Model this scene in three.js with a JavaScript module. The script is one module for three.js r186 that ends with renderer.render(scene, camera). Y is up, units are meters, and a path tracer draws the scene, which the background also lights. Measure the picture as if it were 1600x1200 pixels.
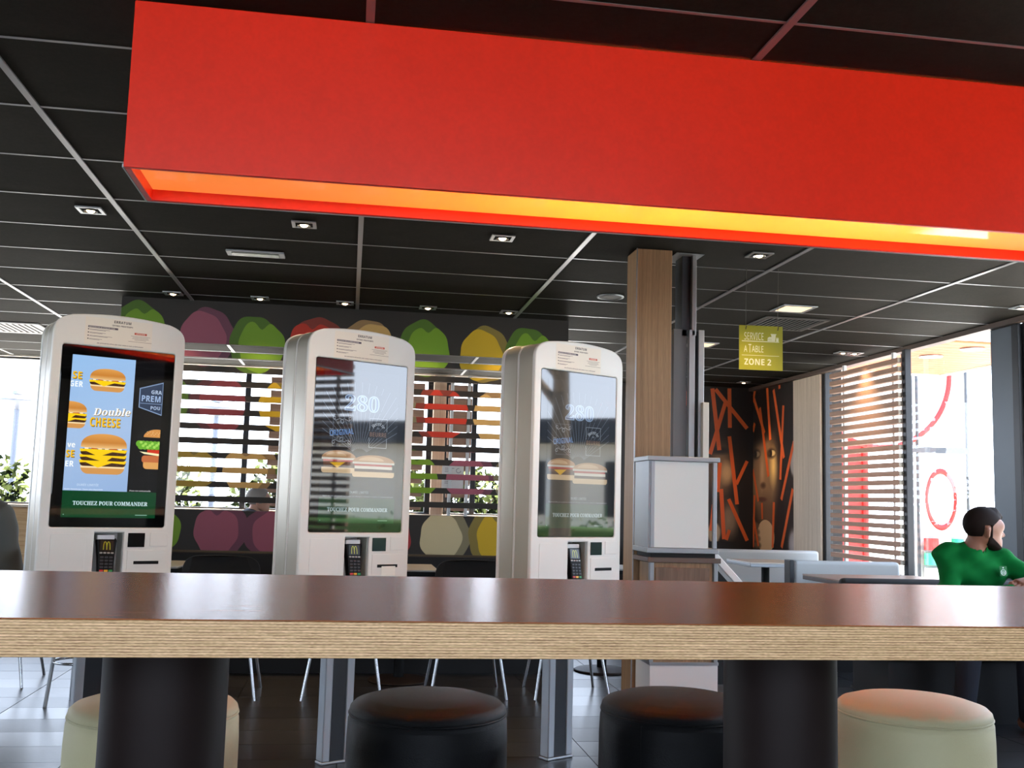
import * as THREE from 'three';
import { RoundedBoxGeometry } from 'three/addons/geometries/RoundedBoxGeometry.js';
import { mergeGeometries, mergeVertices } from 'three/addons/utils/BufferGeometryUtils.js';
import { MarchingCubes } from 'three/addons/objects/MarchingCubes.js';
import { RectAreaLightUniformsLib } from 'three/addons/lights/RectAreaLightUniformsLib.js';

// ---------------------------------------------------------------- camera, sky, exposure
const scene = new THREE.Scene();
const renderer = new THREE.WebGLRenderer({ antialias: true });
renderer.toneMapping = THREE.LinearToneMapping;
renderer.toneMappingExposure = 1.15;
renderer.shadowMap.enabled = true;
RectAreaLightUniformsLib.init();

const camera = new THREE.PerspectiveCamera(2 * Math.atan(600 / 1598.8) * 180 / Math.PI, 4 / 3, 0.05, 300);
{
  const yaw = 0.15423, pitch = 0.11237, roll = 0.02777;
  camera.rotation.order = 'YXZ';
  camera.position.set(0, 1.22, 0);
  camera.rotation.set(pitch, -yaw, roll);
}
const SKY = 8;
{
  const w = 64, h = 32, d = new Float32Array(w * h * 4);
  for (let j = 0; j < h; j++) for (let i = 0; i < w; i++) {
    const e = Math.max(0, (j + 0.5) / h * 2 - 1), t = Math.pow(e, 0.55);          // 0 at the horizon, 1 overhead
    const c = [0.9 - 0.54 * t, 0.97 - 0.4 * t, 1.07 - 0.14 * t];
    for (let k = 0; k < 3; k++) d[(j * w + i) * 4 + k] = c[k] * SKY;
    d[(j * w + i) * 4 + 3] = 1;
  }
  const sky = new THREE.DataTexture(d, w, h, THREE.RGBAFormat, THREE.FloatType);
  sky.mapping = THREE.EquirectangularReflectionMapping; sky.magFilter = THREE.LinearFilter; sky.needsUpdate = true;
  scene.background = sky;
}

const sun = new THREE.DirectionalLight(0xfff1de, 54);
sun.position.set(8, 38, -9); sun.target.position.set(0, 0, 0); sun.castShadow = true; sun.name = 'sun';
Object.assign(sun.shadow.camera, { left: -30, right: 30, top: 30, bottom: -30, near: 1, far: 90 }); sun.shadow.mapSize.set(4096, 4096);
scene.add(sun, sun.target);

// ---------------------------------------------------------------- helpers
let seed = 7;
const rnd = () => { seed = (seed * 1664525 + 1013904223) >>> 0; return seed / 4294967296; };
const R = (a, b) => a + (b - a) * rnd();
const V = (x, y, z) => new THREE.Vector3(x, y, z);
const used = {};
const numbered = (n) => { const k = used[n] = (used[n] ?? -1) + 1; return k ? n + '_' + String(k).padStart(3, '0') : n; };
function std(color, rough = 0.6, metal = 0, extra = {}) { return new THREE.MeshPhysicalMaterial({ color, roughness: rough, metalness: metal, ...extra }); }
function part(parent, name, geo, mat, label) {
  const m = new THREE.Mesh(geo, mat); m.name = name; parent.add(m);
  if (label) m.userData.label = label;
  return m;
}
function thing(name, label, category, pos = [0, 0, 0], turn = 0, group) {
  const g = new THREE.Group(); g.name = numbered(name); g.position.set(...pos); g.rotation.y = turn;
  g.userData = { label, category }; if (group) g.userData.group = group;
  scene.add(g); return g;
}
function struct(name, label, category) {
  const g = new THREE.Group(); g.name = numbered(name); g.userData = { kind: 'structure', label, category }; scene.add(g); return g;
}
function copy(o, label, pos, turn) {
  const c = o.clone(); c.name = numbered(o.name.replace(/_\d{3}$/, '')); c.userData = { ...o.userData, label }; c.position.set(...pos);
  if (turn !== undefined) c.rotation.y = turn;
  scene.add(c); return c;
}
// uv in metres from the position, by the way each face points
function metreUV(g, grainAxis = 'y') {
  const p = g.attributes.position, n = g.attributes.normal, uv = new Float32Array(p.count * 2);
  for (let i = 0; i < p.count; i++) {
    const x = p.getX(i), y = p.getY(i), z = p.getZ(i), ax = Math.abs(n.getX(i)), ay = Math.abs(n.getY(i)), az = Math.abs(n.getZ(i));
    let u, v;
    if (ay >= ax && ay >= az) { u = x; v = z; } else if (ax >= az) { u = z; v = y; } else { u = x; v = y; }
    if (grainAxis === 'x') { if (ay >= ax && ay >= az) { u = z; v = x; } else if (ax >= az) { u = y; v = z; } else { u = y; v = x; } }
    uv[i * 2] = u; uv[i * 2 + 1] = v;
  }
  g.setAttribute('uv', new THREE.BufferAttribute(uv, 2)); return g;
}
function box(w, h, d, x = 0, y = 0, z = 0, r = 0, grain = 'y') {
  const g = r > 0 ? new RoundedBoxGeometry(w, h, d, 2, Math.min(r, w / 2.01, h / 2.01, d / 2.01)) : new THREE.BoxGeometry(w, h, d);
  g.translate(x, y, z); return metreUV(g, grain);
}
// box between two corners
const bx = (x0, x1, y0, y1, z0, z1, r = 0, grain = 'y') => box(Math.abs(x1 - x0), Math.abs(y1 - y0), Math.abs(z1 - z0), (x0 + x1) / 2, (y0 + y1) / 2, (z0 + z1) / 2, r, grain);
function tube(pts, r, seg = 24, rad = 10, closed = false) {
  return new THREE.TubeGeometry(new THREE.CatmullRomCurve3(pts.map((p) => V(...p)), closed), seg, r, rad, closed);
}
function bar(a, b, r, r2 = r, rad = 14) {
  const A = V(...a), B = V(...b), L = A.distanceTo(B), g = new THREE.CylinderGeometry(r2, r, L, rad);
  g.translate(0, L / 2, 0); g.applyQuaternion(new THREE.Quaternion().setFromUnitVectors(V(0, 1, 0), B.clone().sub(A).normalize())); g.translate(...a); return g;
}
function strip(a, b, w, t) {            // flat bar from a to b, w across x, t across z
  const A = V(...a), B = V(...b), L = A.distanceTo(B), g = new RoundedBoxGeometry(w, L, t, 1, Math.min(w, t) * 0.2);
  g.applyQuaternion(new THREE.Quaternion().setFromUnitVectors(V(0, 1, 0), B.clone().sub(A).normalize())); g.translate((A.x + B.x) / 2, (A.y + B.y) / 2, (A.z + B.z) / 2); return g;
}
const merge = (list) => mergeGeometries(list.map((g) => (g.index ? g.toNonIndexed() : g)).map((g) => { for (const k of Object.keys(g.attributes)) if (!['position', 'normal', 'uv'].includes(k)) g.deleteAttribute(k); return g; }));
function roundedRect(w, h, r, x = 0, y = 0, path = new THREE.Shape()) {
  const a = x - w / 2, b = x + w / 2, c = y - h / 2, d = y + h / 2;
  path.moveTo(a + r, c); path.lineTo(b - r, c); path.quadraticCurveTo(b, c, b, c + r); path.lineTo(b, d - r); path.quadraticCurveTo(b, d, b - r, d);
  path.lineTo(a + r, d); path.quadraticCurveTo(a, d, a, d - r); path.lineTo(a, c + r); path.quadraticCurveTo(a, c, a + r, c); return path;
}
function slab(shape, depth, bevel = 0.002, seg = 8) {
  return new THREE.ExtrudeGeometry(shape, { depth: depth - 2 * bevel, bevelEnabled: bevel > 0, bevelSize: bevel, bevelThickness: bevel, bevelOffset: -bevel, bevelSegments: 2, curveSegments: seg }).translate(0, 0, bevel);
}
function plane01(w, h) { return new THREE.PlaneGeometry(w, h); }
function canvasTex(w, h, draw) {
  const c = document.createElement('canvas'); c.width = w; c.height = h; const g = c.getContext('2d'); draw(g, w, h);
  const t = new THREE.CanvasTexture(c); t.colorSpace = THREE.SRGBColorSpace; t.magFilter = THREE.LinearFilter; return t;
}
// smooth value noise that tiles
function noiseField(px, py, s) {
  const g = new Float32Array(px * py); let q = s * 9301 + 17;
  for (let i = 0; i < g.length; i++) { q = (q * 1664525 + 1013904223) >>> 0; g[i] = q / 4294967296; }
  return (u, v) => {
    const x = u * px, y = v * py, x0 = Math.floor(x), y0 = Math.floor(y), f = x - x0, k = y - y0, a = f * f * (3 - 2 * f), b = k * k * (3 - 2 * k);
    const at = (i, j) => g[((j % py) + py) % py * px + ((i % px) + px) % px];
    return (at(x0, y0) * (1 - a) + at(x0 + 1, y0) * a) * (1 - b) + (at(x0, y0 + 1) * (1 - a) + at(x0 + 1, y0 + 1) * a) * b;
  };
}
function dataTex(w, h, f, repeat, srgb = true) {
  const d = new Uint8Array(w * h * 4);
  for (let j = 0; j < h; j++) for (let i = 0; i < w; i++) { const c = f(i / w, j / h); for (let k = 0; k < 3; k++) d[(j * w + i) * 4 + k] = Math.max(0, Math.min(255, c[k])); d[(j * w + i) * 4 + 3] = 255; }
  const t = new THREE.DataTexture(d, w, h); if (srgb) t.colorSpace = THREE.SRGBColorSpace;
  t.wrapS = t.wrapT = THREE.RepeatWrapping; t.magFilter = THREE.LinearFilter; t.repeat.set(...repeat); t.needsUpdate = true; return t;
}
function woodTex(a, b, s, repeat = [1 / 0.5, 1 / 2]) {
  const n1 = noiseField(48, 3, s), n2 = noiseField(150, 6, s + 1), n3 = noiseField(8, 4, s + 2), n4 = noiseField(200, 60, s + 3);
  return dataTex(512, 1024, (u, v) => {
    const w = u + 0.012 * Math.sin(v * 6.283) + 0.02 * (n3(u, v) - 0.5);
    const t = Math.min(1, Math.max(0, 0.45 * n1(w, v) + 0.3 * n2(w, v) + 0.15 * n3(u, v) + 0.25 * n4(u, v) - 0.08));
    return [0, 1, 2].map((k) => a[k] + (b[k] - a[k]) * t);
  }, repeat);
}
function speckTex(a, amount, s, size = 256, repeat = [1, 1]) {
  const n1 = noiseField(6, 6, s), n2 = noiseField(40, 40, s + 1), n3 = noiseField(120, 120, s + 2);
  return dataTex(size, size, (u, v) => { const t = (n1(u, v) - 0.5) * 0.6 + (n2(u, v) - 0.5) * 0.5 + (n3(u, v) - 0.5) * 0.6; return a.map((x) => x * (1 + amount * t)); }, repeat);
}

// ---------------------------------------------------------------- materials
const M = {};
M.tileA = std(0xffffff, 0.8, 0, { specularIntensity: 0.14, map: speckTex([31, 30, 26], 0.25, 11, 256, [1.6, 1.6]) });
M.tileB = std(0xffffff, 0.76, 0, { specularIntensity: 0.14, map: speckTex([34, 33, 29], 0.25, 12, 256, [1.6, 1.6]) });
M.tbar = std(0x85878b, 0.32, 0.5);
M.slabDark = std(0x2a2927, 0.9);
M.floorTile = [0, 1, 2].map((k) => std(0xffffff, 0.3 + 0.03 * k, 0, { map: speckTex([[40, 39, 40], [45, 44, 44], [37, 36, 38]][k], 0.35, 20 + k * 3, 256, [1.7, 1.7]) }));
M.grout = std(0x1d1c1b, 0.9);
M.plaster = std(0xb9b2a6, 0.85);
M.darkWall = std(0x24211f, 0.75);
M.oak = std(0xffffff, 0.5, 0, { map: woodTex([116, 90, 63], [168, 135, 99], 3) });
M.oakPale = std(0xffffff, 0.6, 0, { map: woodTex([180, 162, 140], [220, 204, 184], 8) });
M.oakFar = std(0xffffff, 0.55, 0, { map: woodTex([168, 130, 84], [204, 168, 120], 15) });
M.slatWood = std(0xffffff, 0.6, 0, { map: woodTex([146, 112, 90], [186, 148, 124], 19, [1 / 0.3, 1 / 1.2]) });
M.slatEnd = std(0xc9bfb0, 0.7);
M.frameDark = std(0x22252a, 0.4, 0.3);
M.frameGrey = std(0x3c444c, 0.42, 0.35);
M.alu = std(0xaeb3b8, 0.32, 0.85);
M.aluSatin = std(0x9ba1a6, 0.4, 0.6);
M.chrome = std(0xb8bcc0, 0.22, 0.95);
M.glass = new THREE.MeshPhysicalMaterial({ color: 0xffffff, transmission: 1, thickness: 0, roughness: 0.0, ior: 1.45 });
M.white = std(0xd7d8d6, 0.38);
M.kiosk = std(0xd8dad5, 0.34, 0, { clearcoat: 0.25, clearcoatRoughness: 0.25 });
M.kioskSide = std(0xa9a698, 0.3, 0.25);
M.kioskTrim = std(0xd2d1cb, 0.32);
M.bezel = std(0x040506, 0.03, 0, { ior: 1.8 });
M.blackPlastic = std(0x08090a, 0.5, 0, { specularIntensity: 0.35 });
M.blackMatte = std(0x0b0b0c, 0.75);
M.darkGap = std(0x050505, 0.9);
M.red = std(0xffffff, 0.36, 0, { map: speckTex([230, 42, 16], 0.05, 31, 256, [1, 1]) });
M.redInner = std(0xd8380c, 0.5);
M.leatherBlack = std(0x090a0c, 0.48, 0, { specularIntensity: 0.4, bumpMap: null });
M.leatherCream = std(0xc8c198, 0.55);
{
  const n1 = noiseField(90, 90, 41), n2 = noiseField(170, 170, 42);
  const t = dataTex(512, 512, (u, v) => { const q = 255 * (0.5 * n1(u, v) + 0.5 * n2(u, v)); return [q, q, q]; }, [6, 6], false);
  for (const m of [M.leatherBlack, M.leatherCream]) { m.bumpMap = t; m.bumpScale = 0.0004; }
}
M.greyUpholstery = std(0xa7abab, 0.5);
M.legBrown = std(0x1e1513, 0.55, 0, { specularIntensity: 0.4 });
M.frosted = std(0xd2dad8, 0.3);
M.skin = std(0x8c5d48, 0.5);
M.skinPale = std(0xb98b74, 0.5);
M.hairDark = std(0x1d130f, 0.75, 0, { specularIntensity: 0.25 });
M.hairGrey = std(0x8d857e, 0.7);
M.shirtGreen = std(0x08652c, 0.85, 0, { specularIntensity: 0.2 });
M.shirtGrey = std(0x5f625f, 0.85);
M.trousers = std(0x1b1f2b, 0.85);
M.playRed = std(0xa8140f, 0.5);
M.playGreen = std(0x1fa070, 0.4);
M.playSteel = std(0x3b3f45, 0.5);
M.playWhite = std(0xe6e6e2, 0.5);
M.playOrange = std(0xffffff, 0.6, 0, { map: woodTex([158, 78, 36], [186, 104, 56], 51, [1 / 0.6, 1 / 2]) });
M.asphalt = std(0xffffff, 0.9, 0, { map: speckTex([176, 176, 172], 0.3, 61, 256, [0.5, 0.5]) });
M.leaf = std(0x9db877, 0.7, 0, { transmission: 0.35, thickness: 0, side: THREE.DoubleSide }); M.leaf.roughness = 1;
M.bark = std(0x6d6152, 0.9);
M.lampPost = std(0x565c68, 0.4, 0.3);
M.building = std(0xd2ccbf, 0.85);
M.roofDark = std(0x2b3038, 0.7);

// ================================================================ STRUCTURE
const CEIL = 2.61, XR = 4.70, XL = -7.5, ZF = -11.52, ZB = 3.0;

// ---- floor: stone tiles 60 x 30 cm in a straight grid
{
  const fl = struct('floor', 'dark grey rectangular stone floor tiles in a straight grid', 'floor');
  part(fl, 'subfloor', bx(XL - 0.2, XR + 0.2, -0.2, -0.008, ZF - 0.2, ZB + 0.2), M.grout);
  const X0 = 1.20, Z0 = -4.98, geo = box(0.595, 0.012, 0.297, 0, -0.006, 0), rest = [];
  const spots = [];
  for (let i = -15; i <= 6; i++) for (let j = -22; j <= 27; j++) {
    const x = X0 - 0.3 + i * 0.6, z = Z0 + 0.15 + j * 0.3;
    if (x - 0.3 < XL || x + 0.3 > XR || z - 0.15 < ZF || z + 0.15 > ZB) continue;
    spots.push([x, z]);
  }
  const inView = (x, z) => z < -4.3 && x > -0.42 * -z - 0.4 - 0.2 && x < 0.62 * -z + 0.3;
  const seen = spots.filter(([x, z]) => inView(x, z)).sort((a, b) => b[1] - a[1]).slice(0, 290), set = new Set(seen);
  for (const [x, z] of seen) { const t = part(fl, 'floor_tile', geo, M.floorTile[Math.floor(rnd() * 3)]); t.position.set(x, R(-0.0006, 0), z); }
  for (const s of spots) if (!set.has(s)) rest.push(geo.clone().translate(s[0], -0.0003, s[1]));
  const r = part(fl, 'floor_tile_field', merge(rest), M.floorTile[0]); r.userData.kind = 'stuff';
}
// ---- ceiling: 120 x 60 panels in an exposed grid
{
  const ce = struct('ceiling', 'suspended ceiling of dark charcoal panels in a metal grid', 'ceiling');
  part(ce, 'roof_slab', bx(XL - 0.2, XR + 0.2, CEIL + 0.05, CEIL + 0.25, ZF - 0.2, ZB + 0.2), M.slabDark);
  const geo = box(1.176, 0.02, 0.588, 0, 0.013, 0), Z0 = -3.272;
  for (let i = -7; i < 4; i++) for (let j = -14; j <= 10; j++) {
    let x0 = i * 1.2, x1 = x0 + 1.2, z0 = Z0 + j * 0.6, z1 = z0 + 0.6;
    if (x1 <= XL || x0 >= XR || z1 <= ZF || z0 >= ZB) continue;
    const cut = x0 < XL || x1 > XR || z0 < ZF || z1 > ZB;
    x0 = Math.max(x0, XL); x1 = Math.min(x1, XR); z0 = Math.max(z0, ZF); z1 = Math.min(z1, ZB);
    const t = part(ce, 'ceiling_panel', cut ? box(x1 - x0 - 0.024, 0.02, z1 - z0 - 0.012, 0, 0.013, 0) : geo, (i * 7 + j * 3) % 4 ? M.tileA : M.tileB);
    t.position.set((x0 + x1) / 2, CEIL, (z0 + z1) / 2);
  }
  for (let i = -6; i <= 3; i++) part(ce, 'grid_runner', bx(i * 1.2 - 0.013, i * 1.2 + 0.013, CEIL - 0.003, CEIL + 0.03, ZF, ZB), M.tbar);
  for (let j = -13; j <= 10; j++) part(ce, 'grid_cross_bar', bx(XL, XR, CEIL + 0.001, CEIL + 0.028, Z0 + j * 0.6 - 0.0065, Z0 + j * 0.6 + 0.0065), M.tbar);
  part(ce, 'edge_trim', bx(XR - 0.06, XR, CEIL - 0.035, CEIL + 0.02, ZF, ZB), std(0x4a3a30, 0.5));
}
// ---- plain walls behind and to the left of the viewer
{
  const w = struct('wall_rear', 'plastered wall with windows behind the viewer', 'wall');
  part(w, 'low_wall', bx(XL - 0.2, XR + 0.2, 0, 1.1, ZB, ZB + 0.2), M.plaster);
  part(w, 'header', bx(XL - 0.2, XR + 0.2, 2.56, CEIL + 0.05, ZB, ZB + 0.2), M.plaster);
  part(w, 'end_wall', bx(2.6, XR + 0.2, 1.1, 2.56, ZB, ZB + 0.2), M.plaster); part(w, 'end_wall', bx(XL - 0.2, -5.0, 1.1, 2.56, ZB, ZB + 0.2), M.plaster);
  const l = struct('wall_left', 'wall at the left with a long window band', 'wall');
  part(l, 'low_wall', bx(XL - 0.2, XL, 0, 0.95, ZF - 0.2, ZB), M.plaster);
  part(l, 'header', bx(XL - 0.2, XL, 2.5, CEIL + 0.05, ZF - 0.2, ZB), M.plaster);
  part(l, 'end_wall', bx(XL - 0.2, XL, 0.95, 2.5, -3.0, ZB), M.plaster);
}
function windowUnit(name, label, axis, at, a0, a1, y0, y1, mullions, f = 0.05, hw = 0.03) {     // axis 'x': pane runs along x at z = at; axis 'z': along z at x = at
  const w = struct(name, label, 'window'), B = (p0, p1, q0, q1, t) => axis === 'x' ? bx(p0, p1, q0, q1, at - t, at + t, 0.004) : bx(at - t, at + t, q0, q1, p0, p1, 0.004);
  part(w, 'top_frame', B(a0, a1, y1 - f, y1, 0.035), M.frameDark);
  part(w, 'bottom_frame', B(a0, a1, y0, y0 + f, 0.035), M.frameDark);
  const edges = [a0, ...mullions, a1];
  for (const e of edges) { const o = e === a0 ? hw : e === a1 ? -hw : 0; part(w, 'mullion', B(e + o - hw, e + o + hw, y0 + f, y1 - f, 0.035), M.frameDark); }
  for (let i = 0; i + 1 < edges.length; i++) {
    const p0 = edges[i] + (i ? hw : 2 * hw), p1 = edges[i + 1] - (i + 2 < edges.length ? hw : 2 * hw);
    const g = new THREE.PlaneGeometry(p1 - p0, y1 - y0 - 2 * f);
    if (axis === 'z') g.rotateY(-Math.PI / 2);
    g.translate(axis === 'x' ? (p0 + p1) / 2 : at, (y0 + y1) / 2, axis === 'x' ? at : (p0 + p1) / 2);
    part(w, 'pane', g, M.glass);
  }
  return w;
}
windowUnit('window_6', 'wide window behind the viewer', 'x', ZB + 0.1, -5.0, 2.6, 1.1, 2.56, [-3.1, -1.2, 0.7]);
windowUnit('window_1', 'long window band in the left wall', 'z', XL - 0.1, -11.6, -3.0, 0.95, 2.5, [-10, -8.2, -6.4, -4.7]);

// ---- far wall: window band, oak sill wall, printed corner
{
  const w = struct('wall_far', 'far wall with pale wood panelling below the windows', 'wall');
  part(w, 'wood_panelling', bx(XL, 3.0, 0, 1.0, ZF - 0.2, ZF, 0, 'x'), M.oakFar);
  part(w, 'window_sill', bx(XL, 2.98, 1.0, 1.03, ZF - 0.2, ZF + 0.06, 0.004, 'x'), M.oakPale);
  part(w, 'header', bx(XL, 3.0, 2.595, CEIL + 0.05, ZF - 0.2, ZF), M.plaster);
  part(w, 'solid_wall', bx(3.0, XR + 0.2, 0, CEIL + 0.05, ZF - 0.2, ZF - 0.004), M.darkWall);
  part(w, 'post', bx(0.90, 1.04, 1.03, 2.595, ZF - 0.18, ZF + 0.05, 0.004), M.oakPale);
}
windowUnit('window_2', 'wide window band in the far wall', 'x', ZF - 0.1, XL, 0.9, 1.03, 2.595, [-5.2, -3.0, -1.15], 0.02);
windowUnit('window_3', 'narrow window beside the printed corner wall', 'x', ZF - 0.1, 1.04, 3.0, 1.03, 2.595, [1.38, 2.3], 0.02);

// ---- right wall
{
  const w = struct('wall_right', 'right wall with full width windows over a dark low wall', 'wall');
  part(w, 'low_wall', bx(XR, XR + 0.2, 0, 0.62, -9.70, 0.2), M.darkWall);
  part(w, 'sill', bx(XR - 0.04, XR + 0.2, 0.62, 0.65, -9.70, 0.2, 0.004), M.frameDark);
  part(w, 'solid_wall', bx(XR, XR + 0.2, 0, CEIL + 0.05, ZF - 0.2, -9.70), M.darkWall);
  part(w, 'pale_wood_panel', bx(XR - 0.025, XR - 0.001, 0.0, CEIL - 0.036, -10.355, -9.72, 0.003), M.oakPale, 'pale greyed oak panel');
  part(w, 'end_wall', bx(XR, XR + 0.2, 0, CEIL + 0.05, 0.2, ZB), M.plaster);
  part(w, 'steel_post', bx(XR - 0.02, XR + 0.12, 0, CEIL - 0.036, -6.915, -6.66, 0.008), std(0x58626b, 0.42, 0.2), 'blue grey steel post');
  part(w, 'post_trim', bx(XR - 0.03, XR + 0.1, 0.65, CEIL - 0.036, -6.655, -6.58, 0.005), M.frameDark);
}
windowUnit('window_4', 'bright window behind the slatted screen', 'z', XR + 0.04, -9.70, -6.9, 0.65, CEIL, [-8.2], 0.02, 0.018);
windowUnit('window_5', 'bright window right of the steel post', 'z', XR + 0.04, -6.58, 0.2, 0.65, CEIL, [-4.7, -2.85, -1.2], 0.02, 0.025);

// ---- printed corner wall
{
  const L = [[4.189, 2.591, 4.279, 1.863, 0.051], [4.353, 2.432, 4.165, 1.813, 0.048], [4.4, 2.6, 4.408, 2.132, 0.048], [4.228, 2.583, 4.622, 2.131, 0.048], [4.402, 2.031, 4.5, 1.236, 0.046], [4.623, 1.747, 4.49, 1.47, 0.04], [4.304, 1.411, 4.341, 0.829, 0.048], [4.396, 1.296, 4.625, 0.817, 0.044], [4.289, 1.718, 4.263, 1.374, 0.044], [4.207, 1.228, 4.18, 0.923, 0.037], [4.407, 0.937, 4.369, 0.82, 0.04], [3.58, 2.5, 3.62, 1.5, 0.06], [3.66, 1.9, 3.6, 1.1, 0.05], [3.9, 2.55, 3.7, 1.9, 0.05], [3.3, 2.4, 3.5, 1.4, 0.05], [3.95, 1.7, 4.08, 0.9, 0.05]];
  const Rr = [[-11.5, 2.5, -11.177, 2.058, 0.055], [-11.452, 2.606, -11.52, 2.45, 0.057], [-11.313, 2.365, -11.067, 1.559, 0.058], [-11.11, 2.616, -11.014, 1.973, 0.061], [-10.922, 2.538, -10.646, 1.755, 0.058], [-10.655, 2.335, -10.741, 1.52, 0.053], [-11.465, 2.194, -11.52, 2.1, 0.057], [-11.52, 1.65, -11.357, 1.278, 0.047], [-10.386, 1.92, -10.717, 1.299, 0.056], [-10.417, 1.416, -10.712, 0.778, 0.056], [-10.917, 1.272, -10.953, 0.766, 0.055], [-11.253, 1.261, -11.244, 1.076, 0.045], [-11.472, 1.35, -11.51, 0.743, 0.05], [-11.5, 1.097, -11.356, 0.764, 0.046], [-10.765, 2.597, -10.757, 2.531, 0.05]];
  const Y0 = 0.72, Y1 = CEIL;
  const blob = (g, x, y, rx, ry, c, soft = 0.6) => {
    g.save(); g.translate(x, y); g.scale(rx, ry); const q = g.createRadialGradient(0, 0, 0, 0, 0, 1);
    q.addColorStop(0, `rgba(${c},1)`); q.addColorStop(1 - soft, `rgba(${c},0.85)`); q.addColorStop(1, `rgba(${c},0)`); g.fillStyle = q; g.beginPath(); g.arc(0, 0, 1, 0, 7); g.fill(); g.restore();
  };
  const strips = (g, list, X, Y, S) => { for (const [a, b, c, d, w] of list) { g.strokeStyle = '#d95c20'; g.lineWidth = w * S; g.beginPath(); g.moveTo(X(a), Y(b)); g.lineTo(X(c), Y(d)); g.stroke(); } };
  const texL = canvasTex(900, 1000, (g, w, h) => {
    const X = (x) => (x - 3.0) / 1.7 * w, Y = (y) => (Y1 - y) / (Y1 - Y0) * h, S = w / 1.7;
    g.fillStyle = '#1a120e'; g.fillRect(0, 0, w, h);
    blob(g, X(4.30), Y(1.62), 0.2 * S, 0.42 * S, '134,104,76'); blob(g, X(4.375), Y(1.60), 0.11 * S, 0.17 * S, '198,158,116'); blob(g, X(4.27), Y(1.86), 0.2 * S, 0.06 * S, '24,16,12');
    blob(g, X(4.40), Y(1.05), 0.16 * S, 0.28 * S, '152,126,102'); blob(g, X(4.22), Y(0.9), 0.09 * S, 0.14 * S, '196,170,138', 0.25);
    blob(g, X(3.55), Y(1.5), 0.35 * S, 0.6 * S, '96,74,54');
    g.fillStyle = '#140d0a'; g.fillRect(X(4.52), 0, w, h); g.fillRect(0, Y(0.80), w, h);
    strips(g, L, X, Y, S);
  });
  const ZA = ZF, ZE = -10.357, LZ = ZE - ZA;
  const texR = canvasTex(700, 1100, (g, w, h) => {
    const X = (z) => (z - ZA) / LZ * w, Y = (y) => (Y1 - y) / (Y1 - Y0) * h, S = w / LZ, SY = h / (Y1 - Y0);
    g.fillStyle = '#1c130e'; g.fillRect(0, 0, w, h);
    blob(g, X(-11.2), Y(1.58), 0.5 * S, 0.62 * SY, '158,122,88', 0.4);                    // face
    blob(g, X(-11.12), Y(1.12), 0.3 * S, 0.3 * SY, '112,82,60');                           // chin and neck
    blob(g, X(-11.3), Y(2.2), 0.45 * S, 0.3 * SY, '24,16,11', 0.4);                       // fringe
    blob(g, X(-10.93), Y(1.66), 0.13 * S, 0.28 * SY, '252,206,122', 0.75);                 // bright cheek
    blob(g, X(-11.25), Y(1.62), 0.09 * S, 0.26 * SY, '196,158,122', 0.8);                  // nose ridge
    blob(g, X(-11.22), Y(1.46), 0.1 * S, 0.05 * SY, '84,58,42'); blob(g, X(-11.25), Y(1.30), 0.17 * S, 0.035 * SY, '96,54,42', 0.4);
    for (const [z, y, k] of [[-10.98, 1.82, 1], [-11.42, 1.825, 0]]) {                    // eyes
      blob(g, X(z), Y(y), 0.15 * S, 0.075 * SY, '36,24,17', 0.5); blob(g, X(z + 0.02), Y(y), 0.1 * S, 0.04 * SY, k ? '238,206,140' : '170,146,116', 0.3); blob(g, X(z - 0.02), Y(y), 0.045 * S, 0.042 * SY, '18,11,8', 0.2);
    }
    g.fillStyle = '#150e0a'; g.beginPath(); g.moveTo(X(-10.8), 0); g.lineTo(w, 0); g.lineTo(w, h); g.lineTo(X(-10.75), h); g.lineTo(X(-10.72), Y(1.6)); g.closePath(); g.fill();
    g.strokeStyle = '#4a3a30'; g.lineWidth = 3; for (let k = 0; k < 9; k++) { g.beginPath(); g.moveTo(X(-10.66 + k * 0.03), Y(1.4)); g.quadraticCurveTo(X(-10.58 + k * 0.03), Y(1.0), X(-10.64 + k * 0.035), h); g.stroke(); }
    blob(g, X(-10.40), Y(1.72), 0.1 * S, 0.2 * SY, '178,168,160', 0.3); blob(g, X(-10.42), Y(0.82), 0.14 * S, 0.2 * SY, '180,170,168', 0.4);
    g.fillStyle = '#d3ab80'; g.beginPath(); g.ellipse(X(-11.15), Y(0.88), 0.25 * S, 0.19 * SY, 0, 0, 7); g.fill();
    for (let k = 0; k < 4; k++) blob(g, X(-11.44 + k * 0.02), Y(1.0 - k * 0.075), 0.13 * S, 0.05 * SY, '120,88,64', 0.4);
    strips(g, Rr, X, Y, S);
  });
  const far = thing('wall_print', 'dark photo print crossed by orange strips on the far wall beside the corner', 'wall print', [0, 0, 0]);
  part(far, 'print', plane01(1.7, Y1 - Y0).translate(3.85, (Y0 + Y1) / 2, ZF + 0.003), std(0xffffff, 0.5, 0, { map: texL }));
  part(far, 'backing_board', bx(3.0, 4.7, Y0, Y1, ZF - 0.002, ZF + 0.002), M.blackMatte);
  const rt = thing('wall_print', 'dark photo print of a woman\'s face crossed by orange strips beside the pale wood panel', 'wall print', [0, 0, 0]);
  part(rt, 'print', plane01(LZ, Y1 - Y0).rotateY(-Math.PI / 2).translate(XR - 0.004, (Y0 + Y1) / 2, (ZA + ZE) / 2), std(0xffffff, 0.5, 0, { map: texR }));
  part(rt, 'backing_board', bx(XR - 0.003, XR, Y0, Y1, ZA, ZE), M.blackMatte);
}
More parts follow.
